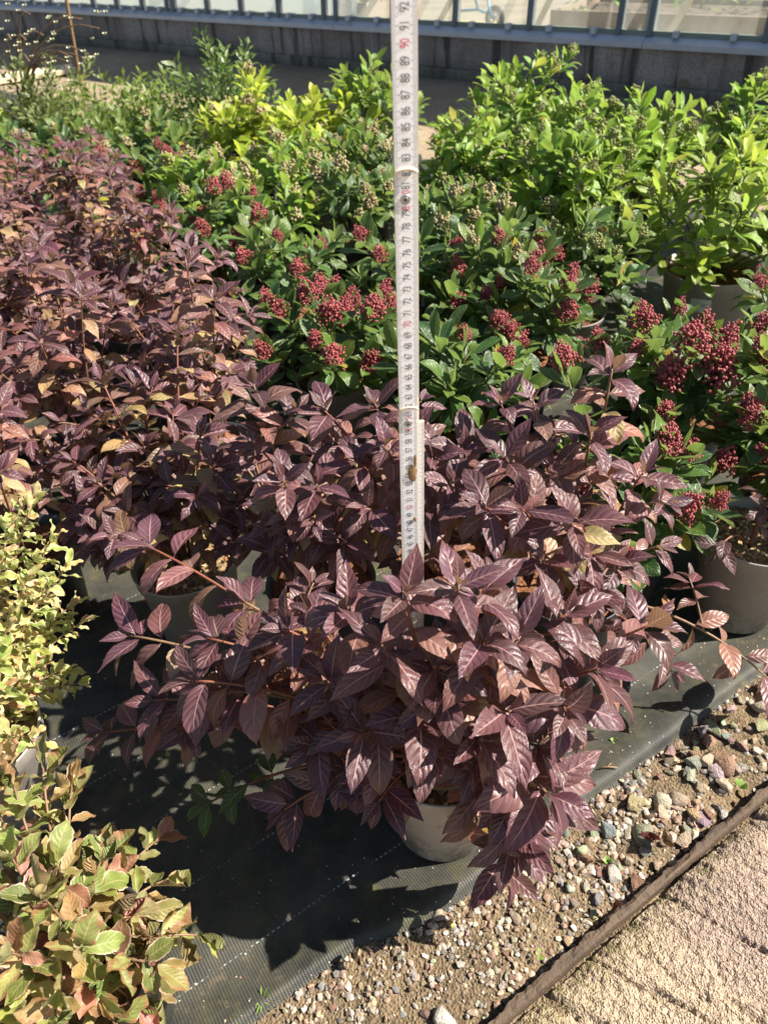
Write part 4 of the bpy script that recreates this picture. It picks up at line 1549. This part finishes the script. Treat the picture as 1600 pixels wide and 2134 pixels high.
GR = 'red budded evergreen shrubs'
GG = 'green budded evergreen shrubs'
DK = ((.036, .084, .028), (.13, .195, .040))
MD = ((.11, .21, .030), (.28, .38, .040))
YL = ((.24, .30, .028), (.44, .49, .035))
RED = [
    (-.10, 1.70, 'red budded evergreen just left of the rule in a pot with orange bark', dict(pot='pot_grey', n=17, z1=.44, chips=200, budp=1, bs=.066)),
    (.17, 1.47, 'leafy evergreen right behind the rule with few red buds', dict(n=15, budp=.25, z0=.32, z1=.42)),
    (.37, 1.76, 'evergreen with the dense crimson bud heads right of the rule', dict(n=17, bs=.058, budp=1)),
    (.66, 1.40, 'evergreen carrying the largest dark red bud cluster at the right', dict(n=11, bs=.062, tipbs=.088, budp=1, tips=[(1440, 740, .42), (1480, 800, .36), (1400, 800, .36), (1350, 700, .42)])),
    (.46, 1.10, 'red budded evergreen low on the right beside the tall purple shoots', dict(n=9, bs=.05, tipbs=.062, z0=.28, z1=.36, tips=[(1420, 960, .34), (1410, 1075, .30), (1380, 930, .36), (1180, 780, .4)])),
    (.68, 1.60, 'broad leaved red budded evergreen in front of the big grey pot', dict(n=10, z0=.24, z1=.34,  bs=.045, L=.08)),
    (-.23, 2.12, 'red budded evergreen in front of the black pot', dict(n=13)),
    (-.48, 2.40, 'red budded evergreen with the tall rosy heads beside the purple block', dict(n=13, bs=.06, z1=.50)),
    (-.70, 3.00, 'red budded evergreen at the back corner of the purple block', dict(n=11)),
    (-1.05, 3.10, 'red budded evergreen far left behind the purple block', dict(n=11)),
    (.80, 1.16, 'red budded evergreen at the right edge behind the big pot', dict(n=12, bs=.05, tips=[(1570, 870, .36), (1590, 960, .3), (1530, 880, .33)])),
    (1.02, 1.66, 'evergreen peeping in at the right edge above the red clusters', dict(n=9, budp=.2)),
    (.12, 1.98, 'red budded evergreen straight behind the rule with upright leaves', dict(n=12, budp=.6)),
]
for i, (x, y, lab, kw) in enumerate(RED):
    k = dict(kind='red', cols=DK, budp=.9)
    k.update(kw)
    skimmia(x, y, 300 + i, lab, GR, **k)
GRN = [
    (.55, 1.97, 'dark leaved evergreen with pale edges in a grey pot left of the big labelled pot', dict(pot='pot_grey', cols=DK, kind='green', n=16)),
    (.985, 2.10, 'bright yellow green evergreen in the big grey labelled pot', dict(cols=((.15, .23, .03), (.33, .41, .045)), kind='green', n=30, spread=.25, z0=.36, z1=.60, L=.08, budp=.35, pot='pot_pale', potdim=(.135, .105, .25))),
    (.26, 2.30, 'green budded evergreen right of the rule behind the crimson heads', dict(cols=DK, kind='tan')),
    (.64, 2.42, 'mid green evergreen in the middle of the right hand block', dict(cols=MD, kind='green', n=28, z0=.32, z1=.56, spread=.2)),
    (.40, 2.86, 'mid green evergreen at the left end of the right hand block by the bare path', dict(cols=MD, kind='green', n=28, z0=.32, z1=.56, spread=.2)),
    (.68, 3.36, 'tallest evergreen at the back of the right hand block before the concrete wall', dict(cols=MD, kind='green', n=30, spread=.25, z0=.36, z1=.66, L=.082)),
    (1.02, 2.86, 'mid green evergreen with two upright blue green leaves in the right hand block', dict(cols=MD, kind='green', n=28, z0=.32, z1=.56, spread=.2)),
    (1.38, 2.92, 'mid green evergreen at the back right below the concrete wall', dict(cols=MD, kind='green', n=24, z0=.34, z1=.56)),
    (.74, 2.84, 'mid green evergreen behind the middle of the right hand block', dict(cols=MD, kind='green', z0=.44, z1=.56)),
    (-.02, 2.62, 'dark evergreen full of tan bud heads in a black pot left of the rule', dict(cols=DK, kind='tan', pot='pot_dark', n=17, z0=.36, z1=.5, bs=.06)),
    (-.30, 2.52, 'evergreen with broad yellow green leaves left of the black pot', dict(cols=MD, kind='tan', n=16)),
    (-.55, 2.82, 'green budded evergreen behind the tall rosy heads', dict(cols=MD, kind='tan', n=15)),
    (-.46, 3.45, 'bright yellow evergreen nearest the tall fine leaved bush', dict(cols=YL, kind='tan', n=24, budp=.25, z0=.42, z1=.60, spread=.22)),
    (-.17, 3.35, 'bright yellow evergreen between its yellow neighbours', dict(cols=YL, kind='tan', n=24, budp=.25, z0=.40, z1=.56, spread=.22)),
    (.05, 3.50, 'lime green evergreen standing tallest just left of the rule', dict(cols=((.10, .17, .025), (.20, .28, .03)), kind='green', n=17, budp=.15, z0=.46, z1=.60, spread=.2, L=.09)),
    (-.26, 2.98, 'tan budded evergreen in front of the yellow ones', dict(cols=MD, kind='tan', n=16, budp=.9)),
    (.02, 3.06, 'tan budded evergreen in front of the lime green one', dict(cols=DK, kind='tan', n=15, budp=.9)),
    (-.85, 3.55, 'dark evergreen under the fine leaved bush', dict(cols=DK, kind='tan', n=14)),
    (-1.20, 3.50, 'dark tan budded evergreen behind the left purple corner', dict(cols=DK, kind='tan', n=14)),
    (-1.55, 3.65, 'dark evergreen at the left edge below the pale board', dict(cols=DK, kind='tan', n=14)),
    (-1.45, 3.15, 'evergreen at the left edge touching the purple block', dict(cols=DK, kind='red', n=12, budp=.3)),
    (-1.95, 4.25, 'lime green evergreen sprig at the far left edge', dict(cols=YL, kind=None, n=10)),
    (1.38, 2.36, 'green evergreen at the right edge behind the labelled pot', dict(cols=MD, kind='green', n=15, z0=.42, z1=.55)),
    (1.28, 1.98, 'dark budded evergreen at the right edge beside the labelled pot', dict(cols=DK, kind='green', n=10, lean=(-.03, 0))),
    (.86, 2.58, 'evergreen with long arching leaves beside the yellow green one', dict(cols=MD, kind='green', n=14, z0=.42, z1=.55)),
    (1.72, 2.95, 'evergreen outermost at the back right', dict(cols=MD, kind='green', n=13, z0=.42, z1=.55)),
    (.34, 2.02, 'tan budded evergreen between the crimson heads and the mid green block', dict(cols=DK, kind='tan', n=13)),
]
for i, (x, y, lab, kw) in enumerate(GRN):
    skimmia(x, y, 400 + i, lab, GG, **kw)

# label stuck on the big grey pot, and one behind the front plant
def pot_label(px, py, loc, rad, z, parent_label, w_=.05, h_=.034):
    th = math.atan2(at(px, py, z).y - loc[1], at(px, py, z).x - loc[0])
    return th


# ---- variegated shrubs at the left front
def vari(loc, label, tips, seed, meshes, L, cols, spacing, pot, group, extra, ztop, spread, s0=.3, stem='stem_tan', sizes=(.7, 1.15), center=None):
    r = random.Random(seed)
    pl = Plant('variegated_shrub', label, 'shrub', (loc[0], loc[1], 0.014), group)
    add_pot(pl.e, kind=pot, soil='soil_tan', seed=seed)
    tl = [at(*t) - pl.loc for t in tips]
    for i in range(extra):
        a = i * 2.4
        rad = spread * math.sqrt((i + .5) / extra)
        tl.append(Vector((math.cos(a) * rad, math.sin(a) * rad, r.uniform(*ztop) * (1 - .45 * (rad / spread) ** 2))))
    for tip in tl:
        a = math.atan2(tip.y, tip.x)
        base = Vector((math.cos(a) * .03, math.sin(a) * .03, .178))
        v = tip - base
        p1, p2 = base + v * .35 + UP * .05, base + v * .72 + UP * .03
        pts = [bez(base, p1, p2, tip, k / 9) for k in range(10)]
        link('stem', MB().tube(pts, [.0026 - .0014 * k / 9 for k in range(10)], 5).mesh('stem', M[stem], True), pl.e)
        nn = int(v.length * (1 - s0) / spacing)
        az = r.uniform(0, 3)
        for i in range(nn + 1):
            s = 1 - i * (1 - s0) / max(1, nn)
            p = bez(base, p1, p2, tip, s)
            ax = (bez(base, p1, p2, tip, min(1, s + .02)) - bez(base, p1, p2, tip, s - .02)).normalized()
            ref = ax.cross(Vector((.2, .9, .1))).normalized()
            ref2 = ax.cross(ref)
            az += 1.57 + r.uniform(-.4, .4)
            for sd in (0, math.pi):
                ang = (.4 if i == 0 else .8 + min(i, 3) * .15) + r.uniform(-.3, .3)
                rd = ref * math.cos(az + sd) + ref2 * math.sin(az + sd)
                d = ax * math.cos(ang) + rd * math.sin(ang)
                c = r.choices([x[0] for x in cols], [x[1] for x in cols])[0]
                pl.leaf(r.choice(meshes), p, d, ax * .6 + UP * .6 + Vector((r.gauss(0, .35), r.gauss(0, .35), 0)), L * r.uniform(*sizes), jit(c, r, .25), r.uniform(.85, 1.2))
    pl.flush()


GV = 'variegated shrubs at the left'
vari((-.635, .70), 'small leaved cream variegated bush in a pale pot at the left edge', [(70, 1040, .46), (45, 1060, .44), (110, 1120, .42), (150, 1260, .34), (165, 1300, .3), (130, 1400, .27), (60, 1200, .42), (20, 1100, .45), (100, 1220, .4), (60, 1340, .33), (20, 1300, .38), (100, 1450, .22), (40, 1450, .26), (140, 1180, .38), (70, 1490, .2), (110, 1400, .22), (30, 1500, .22), (90, 1330, .28)], 61, LC_, .031,
     [((.27, .33, .09), 6), ((.44, .44, .20), 4), ((.50, .36, .17), 1.8), ((.40, .20, .13), .6)], .0125, 'pot_pale', GV, 34, (.32, .46), .17, .25)
vari((-.40, .375), 'scorched green and pink edged bush filling the lower left corner', [(90, 1600, .36), (30, 1640, .36), (150, 1640, .33), (220, 1780, .30), (330, 1960, .22), (250, 1900, .27), (330, 2020, .20), (280, 2090, .2), (120, 1800, .34), (60, 1880, .34), (160, 1950, .3), (300, 2110, .12), (230, 2134, .10), (335, 2085, .13), (150, 2134, .2), (260, 2060, .16), (200, 2060, .26), (60, 2030, .3), (100, 2110, .28), (270, 2134, .18), (20, 1780, .36)], 62, LP_ + LD_[:1], .043,
     [((.17, .20, .055), 5), ((.27, .29, .10), 5), ((.34, .24, .11), 2.5), ((.20, .11, .06), 1.5), ((.40, .17, .16), 1.3)], .019, 'pot_dark', GV, 26, (.26, .38), .16, .25)


# ---- tall fine leaved bush behind, and the twiggy white flowering one
def fine_bush(x, y, label, n, spread, z0, z1, seed, col, L=.03, arch=.05):
    r = random.Random(seed)
    e = empty('fine_leaved_bush', label, 'bush', (x, y, .01), 'fine leaved bushes at the back')
    add_pot(e, kind='pot_dark', seed=seed)
    V, F, UV = [], [], []
    for i in range(n):
        a = i * 2.4 + r.uniform(-.3, .3)
        rad = spread * math.sqrt((i + .5) / n)
        tip = Vector((math.cos(a) * rad, math.sin(a) * rad, r.uniform(z0, z1) * (1 - .3 * (rad / spread) ** 2)))
        base = Vector((math.cos(a) * .03, math.sin(a) * .03, .18))
        v = tip - base
        p1, p2 = base + v * .3 + UP * .1, tip - (UP + Vector((math.cos(a), math.sin(a), 0)) * .5) * .12
        pts = [bez(base, p1, p2, tip, k / 8) for k in range(9)]
        link('stem', MB().tube(pts, [.003 - .002 * k / 8 for k in range(9)], 5).mesh('stem', M['stem_green'], True), e)
        nl = int(v.length * .8 / .0085)
        for k in range(nl):
            s = .2 + .8 * k / nl
            p = bez(base, p1, p2, tip, s)
            ax = (bez(base, p1, p2, tip, min(1, s + .03)) - p + UP * .001).normalized()
            az = k * 2.4
            ref = ax.cross(Vector((.2, .9, .1))).normalized()
            rd = ref * math.cos(az) + ax.cross(ref) * math.sin(az)
            d = (ax * r.uniform(.5, 1.1) + rd).normalized() * L * r.uniform(.7, 1.2)
            sd = d.cross(ax + Vector((r.gauss(0, .3), r.gauss(0, .3), r.gauss(0, .3)))).normalized() * d.length * .22
            nrm = sd.cross(d).normalized() * d.length * .08
            p = p + rd * r.uniform(0, .02)
            o = len(V)
            V += [p, p + d * .5 + sd + nrm, p + d, p + d * .5 - sd + nrm, p + d * .5]
            UV += [(.5, 0), (1, .5), (.5, 1), (0, .5), (.5, .5)]
            F += [(o, o + 4, o + 1), (o + 1, o + 4, o + 2), (o + 2, o + 4, o + 3), (o + 3, o + 4, o)]
    f = link('foliage', mesh_from('foliage', V, F, M['skimmia'], True, UV), e, col)
    f['kind'] = 'stuff'
    return e


fine_bush(-.62, 3.95, 'tall dark fine leaved bush with upright shoots before the concrete wall', 48, .34, .40, .74, 71, (.09, .155, .04), .044)
fine_bush(-1.05, 4.05, 'bushy fine leaved shrub left of the tallest upright shoots', 52, .38, .34, .60, 72, (.17, .24, .05), .044)
fine_bush(-1.62, 4.45, 'olive fine leaved shrub at the foot of the bare twigs', 64, .46, .32, .66, 73, (.12, .145, .04), .036)
# twiggy shrub with white flowers
tw = empty('flowering_shrub', 'bare twiggy shrub with small white flowers at the back left', 'shrub', (-1.85, 4.9, .01))
add_pot(tw, kind='pot_dark')
r = random.Random(9)
for i in range(12):
    a = i * 2.4
    tip = at(r.choice((30, 60, 90, 120, 170, 215, 60, 130)) + r.uniform(-12, 12), r.uniform(45, 90), .72) - Vector((-1.85, 4.9, 0))
    tip.z = r.uniform(.55, .78)
    base = Vector((math.cos(a) * .03, math.sin(a) * .03, .18))
    pts = [bez(base, base + UP * .3, tip + UP * .06 - Vector((tip.x, tip.y, 0)) * .4, tip, k / 8) for k in range(9)]
    link('stem', MB().tube(pts, [.007 - .004 * k / 8 for k in range(9)], 5).mesh('stem', M['stem_tan'], True), tw)
    for k in range(4):
        p = pts[8 - k % 3] + Vector((r.gauss(0, .05), r.gauss(0, .05), r.gauss(0, .035)))
        fl_ = MB()
        for j in range(5):
            th = j * 1.257
            d = Vector((math.cos(th), math.sin(th), .9)) * .013
            sd = Vector((-math.sin(th), math.cos(th), 0)) * .007
            fl_.add([p, p + d * .6 + sd, p + d, p + d * .6 - sd], [(0, 1, 2, 3)])
        link('flower', fl_.mesh('flower', M['white'], True), tw)
cp = at(156, 100, .52)
cb = Vector((cp.x, cp.y, .52))
ct_ = at(137, -60, 1.0)
dirc = Vector(((at(139, 0, .8) - cb).x * .5, 0, 1)).normalized()
c0 = cb - dirc * .53
cane = MB()
cpts = [Vector((0, 0, 0)) + dirc * (1.5 * k / 12) for k in range(13)]
cane.tube(cpts, [.0085 if k % 3 else .0100 for k in range(13)], 8)
co_ = cane.obj('garden_cane', M['bamboo'], smooth=True)
co_.location = (c0.x, c0.y, 0)
tag(co_, 'brown bamboo cane standing upright among the bushes at the back left', 'cane')

#RULE
# ------------------------------------------------------------------ folding rule
RB = at(862, 1625, .1875)
RT_ = at(841, 13, RB.z + .905)
RT_ = Vector((RB.x + (0.0355 - 0.0355), RB.y, RB.z))
import itertools
def solve_top():
    best = None
    for k in range(400):
        Y = RB.y - .05 + .0003 * k
        d = CR * ((841 - CX) / FPX) - CU * ((13 - CY) / FPX) + FW
        p = CAMLOC + d * (Y / d.y)
        e = abs((p - RB).length - .92)
        if best is None or e < best[0]:
            best = (e, p)
    return best[1]
RT_ = solve_top()
rz = (RT_ - RB).normalized()
ryaw = Vector((.10, -1, 0)).normalized()
ry = -(ryaw - rz * ryaw.dot(rz)).normalized()      # local +y points away from the viewer
rx = ry.cross(rz)
RM = Matrix((rx, ry, rz)).transposed().to_4x4()
RM.translation = RB
rule = empty('folding_rule', 'white wooden folding rule with centimetre numbers standing upright in the front pot', 'ruler', (0, 0, 0))
rule.matrix_basis = RM
TH_ = 0.0030
segs = [(-.05, .2235, 4), (.2145, .4235, 3), (.4145, .6235, 2), (.6145, .8265, 1), (.8175, 1.06, 0)]
for (z0, z1, dep) in segs:
    y0 = dep * TH_
    # rounded ends
    hw = .0081
    rim_ = []
    for k in range(9):
        th = math.pi * k / 8
        rim_.append((hw * math.cos(th), z1 - .005 + .005 * math.sin(th)))
    for k in range(9):
        th = math.pi + math.pi * k / 8
        rim_.append((hw * math.cos(th), z0 + .005 + .005 * math.sin(th)))
    n = len(rim_)
    vs = [(x, y0, z) for x, z in rim_] + [(x, y0 + TH_ - .0002, z) for x, z in rim_]
    fs = [tuple(range(n - 1, -1, -1)), tuple(range(n, 2 * n))] + [(i, (i + 1) % n, n + (i + 1) % n, n + i) for i in range(n)]
    me = mesh_from('rule_segment', vs, [f[::-1] for f in fs], M['rule'], False)
    so = link('rule_segment', me, rule)
# pale lip where the upper segment overlaps the one below
for (z0, dep) in ((.6165, 1), (.8195, 0), (.4165, 2)):
    mb = MB()
    pts = []
    for k in range(11):
        th = math.pi * k / 10
        pts.append((.0083 * math.cos(th), dep * TH_ + .0002, z0 - .0005 + .0032 * math.sin(th)))
    mb.tube(pts, .0013, 6)
    mb.obj('segment_lip', M['cream_rim'], rule, True)
# shorten the visible lower ends: joints with rivets
for zc, dep in ((.800, 1), (.600, 2), (.400, 3)):
    y0 = dep * TH_
    mb = MB()
    vs, fs = [], []
    for r_i, y in ((.0038, 0), (.0036, -.0007), (.0028, -.0007), (.0026, -.0003), (.0020, -.0003), (.0018, -.0009), (.0012, -.0009)):
        for k in range(20):
            th = 2 * math.pi * k / 20
            vs.append((r_i * math.cos(th), y0 + y - .0001, zc + r_i * math.sin(th)))
    for i in range(6):
        for k in range(20):
            fs.append((i * 20 + k, (i + 1) * 20 + k, (i + 1) * 20 + (k + 1) % 20, i * 20 + (k + 1) % 20))
    mb.add(vs, fs)
    rv = mb.obj('rivet', M['steel'], rule, True)
    mb = MB()
    mb.add([(.0013 * math.cos(k * .524), y0 - .0008, zc + .0013 * math.sin(k * .524)) for k in range(12)], [tuple(range(12))])
    mb.obj('rivet_hole', M['black'], rv)
# folded-back sections showing along the right edge
for (z0, z1, x0, x1, y0) in ((-.04, .594, .0015, .0155, 5 * TH_), (.45, 1.06, -.0055, .0107, 4 * TH_ - .006)):
    if y0 < 3 * TH_:
        y0 = 3.1 * TH_
        z0 = .60
    MB().box((-.0081, y0, z0), (.0081, y0 + TH_, z1)).obj('rule_segment', M['rule'], rule).location = ((x0 + x1) / 2, 0, 0)
# printed numbers
fcache = {}
tmp = []
for n in list(range(8, 17)) + list(range(26, 103)):
    dep = 4 if n < 22 else 3 if n < 42 else 2 if n < 62 else 1 if n < 82 else 0
    chars = [(str(n), 0.0)]
    if n in (60, 80):
        chars = [(str(n)[0], -.0062), ('0', .0052)]
    for s_, off in chars:
        cu_ = bpy.data.curves.new('number', 'FONT')
        cu_.body = s_
        cu_.size = .0072
        cu_.align_x = 'CENTER'
        cu_.align_y = 'CENTER'
        cu_.space_character = 1.0
        o = bpy.data.objects.new('number', cu_)
        COL.objects.link(o)
        tmp.append((o, n, dep, off, s_))
bpy.context.view_layer.update()
dg = bpy.context.evaluated_depsgraph_get()
for (o, n, dep, off, s_) in tmp:
    me = bpy.data.meshes.new_from_object(o.evaluated_get(dg))
    me.name = 'number'
    me.materials.clear()
    me.materials.append(M['redink'] if n % 10 == 0 else M['ink'])
    bpy.data.objects.remove(o)
    q = link('number', me, rule)
    # text x runs up the rule, text y runs to the left
    mm = Matrix(((0, -1.25, 0), (0, 0, -1), (.78, 0, 0))).to_4x4()
    mm.translation = Vector((.0006, dep * TH_ - .00025, n / 100 + off))
    q.matrix_basis = mm
# dried mud on the rule
for (x, z, sx_, sz_) in ((.0035, .542, .0042, .010), (.0065, .557, .0015, .007), (.006, .4835, .0015, .003)):
    bm = bmesh.new()
    bmesh.ops.create_icosphere(bm, subdivisions=3, radius=1)
    for v in bm.verts:
        k = 1 + .3 * noise.noise(v.co * 2.2 + Vector((z * 50, 0, 0)))
        v.co = Vector((v.co.x * sx_ * k, v.co.y * .0012, v.co.z * sz_ * k))
    me = bpy.data.meshes.new('mud_spot')
    bm.to_mesh(me)
    bm.free()
    me.materials.append(M['mud'])
    link('mud_spot', me, rule).location = (x, 2 * TH_, z)

# ------------------------------------------------------------------ small things
def curved_label(cx, cy, th, rad_fn, z0, z1, wid, name, label):
    """a paper label bent round a pot wall"""
    V, F = [], []
    n = 8
    for i in range(n + 1):
        for z in (z0, z1):
            rr_ = rad_fn(z) + .0012
            a = th + (i / n - .5) * wid / rr_
            V.append((rr_ * math.cos(a), rr_ * math.sin(a), z))
    for i in range(n):
        F.append((2 * i, 2 * i + 2, 2 * i + 3, 2 * i + 1))
    return V, F


# big labelled pot of the yellow green evergreen: label on the side facing the viewer
yg = next(o for o in bpy.data.objects if o.get('label', '').startswith('bright yellow green evergreen in the big grey'))
h_ = .25
V, F = curved_label(0, 0, 0, lambda z: .105 + (.135 - .004 - .105) * z / h_, .165, .205, .055, 'pot_label', '')
# flatten into a frame whose x runs round the pot so that the print follows the label
V2 = [Vector((0, 0, 0))] * 0
thl = math.atan2(-1.0, -.56)
for i, p in enumerate(V):
    a = math.atan2(p[1], p[0]) + thl
    rr_ = math.hypot(p[0], p[1])
    V2.append((rr_ * math.cos(a), rr_ * math.sin(a), p[2]))
ctr = Vector((.127 * math.cos(thl), .127 * math.sin(thl), .185))
rotl = Matrix.Rotation(thl + math.pi / 2, 4, 'Z')
ml = Matrix.Translation(ctr) @ rotl
inv = ml.inverted()
pl_ = link('pot_label', mesh_from('pot_label', [inv @ Vector(p) for p in V2], F, M['label'], True), yg, None, ml)
tl_ = next(o for o in bpy.data.objects if o.get('label', '').startswith('tall purple leaved shrub behind'))
V, F = curved_label(0, 0, 0, lambda z: .074 + (.098 - .004 - .074) * z / .205, .06, .16, .03, 'pot_label', '')
p = at(1215, 1335, .12)
thl = math.atan2(p.y - .93, p.x - .31)
thl = -1.75
V2 = []
for q in V:
    a = math.atan2(q[1], q[0]) + thl
    rr_ = math.hypot(q[0], q[1])
    V2.append((rr_ * math.cos(a), rr_ * math.sin(a), q[2]))
ml = Matrix.Translation((.088 * math.cos(thl), .088 * math.sin(thl), .11)) @ Matrix.Rotation(thl + math.pi / 2, 4, 'Z') @ Matrix.Rotation(math.pi / 2, 4, 'Y')
inv = ml.inverted()
link('pot_label', mesh_from('pot_label', [inv @ Vector(q) for q in V2], F, M['label'], True), tl_, None, ml)

# fallen leaves, twig, weeds
rl = random.Random(4)
for (px, py, L, c, lab) in ((1400, 1770, .045, (.22, .13, .07), 'curled brown leaf fallen against the edging board'), (1330, 1745, .03, (.20, .05, .04), 'dark red withered leaf between the stones'),
                            (750, 2015, .035, (.12, .07, .04), 'dark curled leaf at the frayed corner of the fabric'), (1100, 1800, .03, (.46, .32, .08), 'yellow fallen leaf under the rosette beside the pot'),
                            (1275, 1905, .03, (.20, .09, .05), 'narrow brown leaf beside the edging below the grey cobble'), (1220, 1560, .03, (.3, .2, .1), 'small tan leaf lying on the fabric at the right')):
    p = at(px, py, .012)
    a = rl.uniform(0, 6.28)
    o = link('fallen_leaf', LD_[rl.randrange(3)], None, c)
    o.matrix_basis = Matrix.Translation((p.x, p.y, .016)) @ Matrix.Rotation(a, 4, 'Z') @ Matrix.Rotation(.2, 4, 'X') @ Matrix.Scale(L, 4)
    tag(o, lab, 'fallen leaf', 'fallen leaves on the ground')
p = at(1265, 1605, .016)
tq_ = MB().tube([(-.014, 0, 0), (0, .002, .001), (.016, -.001, 0)], .0014, 5).tube([(0, .002, .001), (.008, .008, 0)], .0011, 5).obj('twig', M['stem_tan'], smooth=True)
tq_.location = (p.x, p.y, .022)
tag(tq_, 'short pale twig lying on the fabric near its edge', 'twig')
p = at(1365, 1640, .02)


def tuft(px, py, n, L, lab, seed, broad=.12, z=.012):
    r = random.Random(seed)
    p = at(px, py, z)
    e = empty('weed', lab, 'weed', (p.x, p.y, z), 'small weeds on the ground')
    for i in range(n):
        a = r.uniform(0, 6.28)
        d = Vector((math.cos(a), math.sin(a), r.uniform(.5, 1.3))).normalized() * L * r.uniform(.6, 1.1)
        s = Vector((-math.sin(a), math.cos(a), 0)) * L * broad
        b = Vector((math.cos(a), math.sin(a), 0)) * .002
        me = mesh_from('blade', [b - s * .4, b + s * .4, b + d * .55 + s, b + d * .55 - s, b + d + Vector((0, 0, -L * .15))], [(0, 1, 2, 3), (3, 2, 4)], M['weed'], True)
        link('blade', me, e)


tuft(545, 2085, 7, .022, 'tiny green grass tuft growing through the fabric at the bottom', 1, .05)
tuft(1280, 1545, 9, .008, 'little green seedling patch on the fabric right of the front plant', 2, .3)
tuft(1085, 1440, 9, .010, 'green moss like weed on the fabric behind the rosettes', 3, .3)
tuft(1540, 1640, 5, .016, 'round leaved green seedling beside the end of the edging board', 4, .4)
tuft(1265, 1795, 9, .008, 'green seedlings above the smooth grey cobble', 5, .3)
tuft(1125, 1990, 7, .008, 'green seedlings in the fine gravel near the edging', 6, .3)
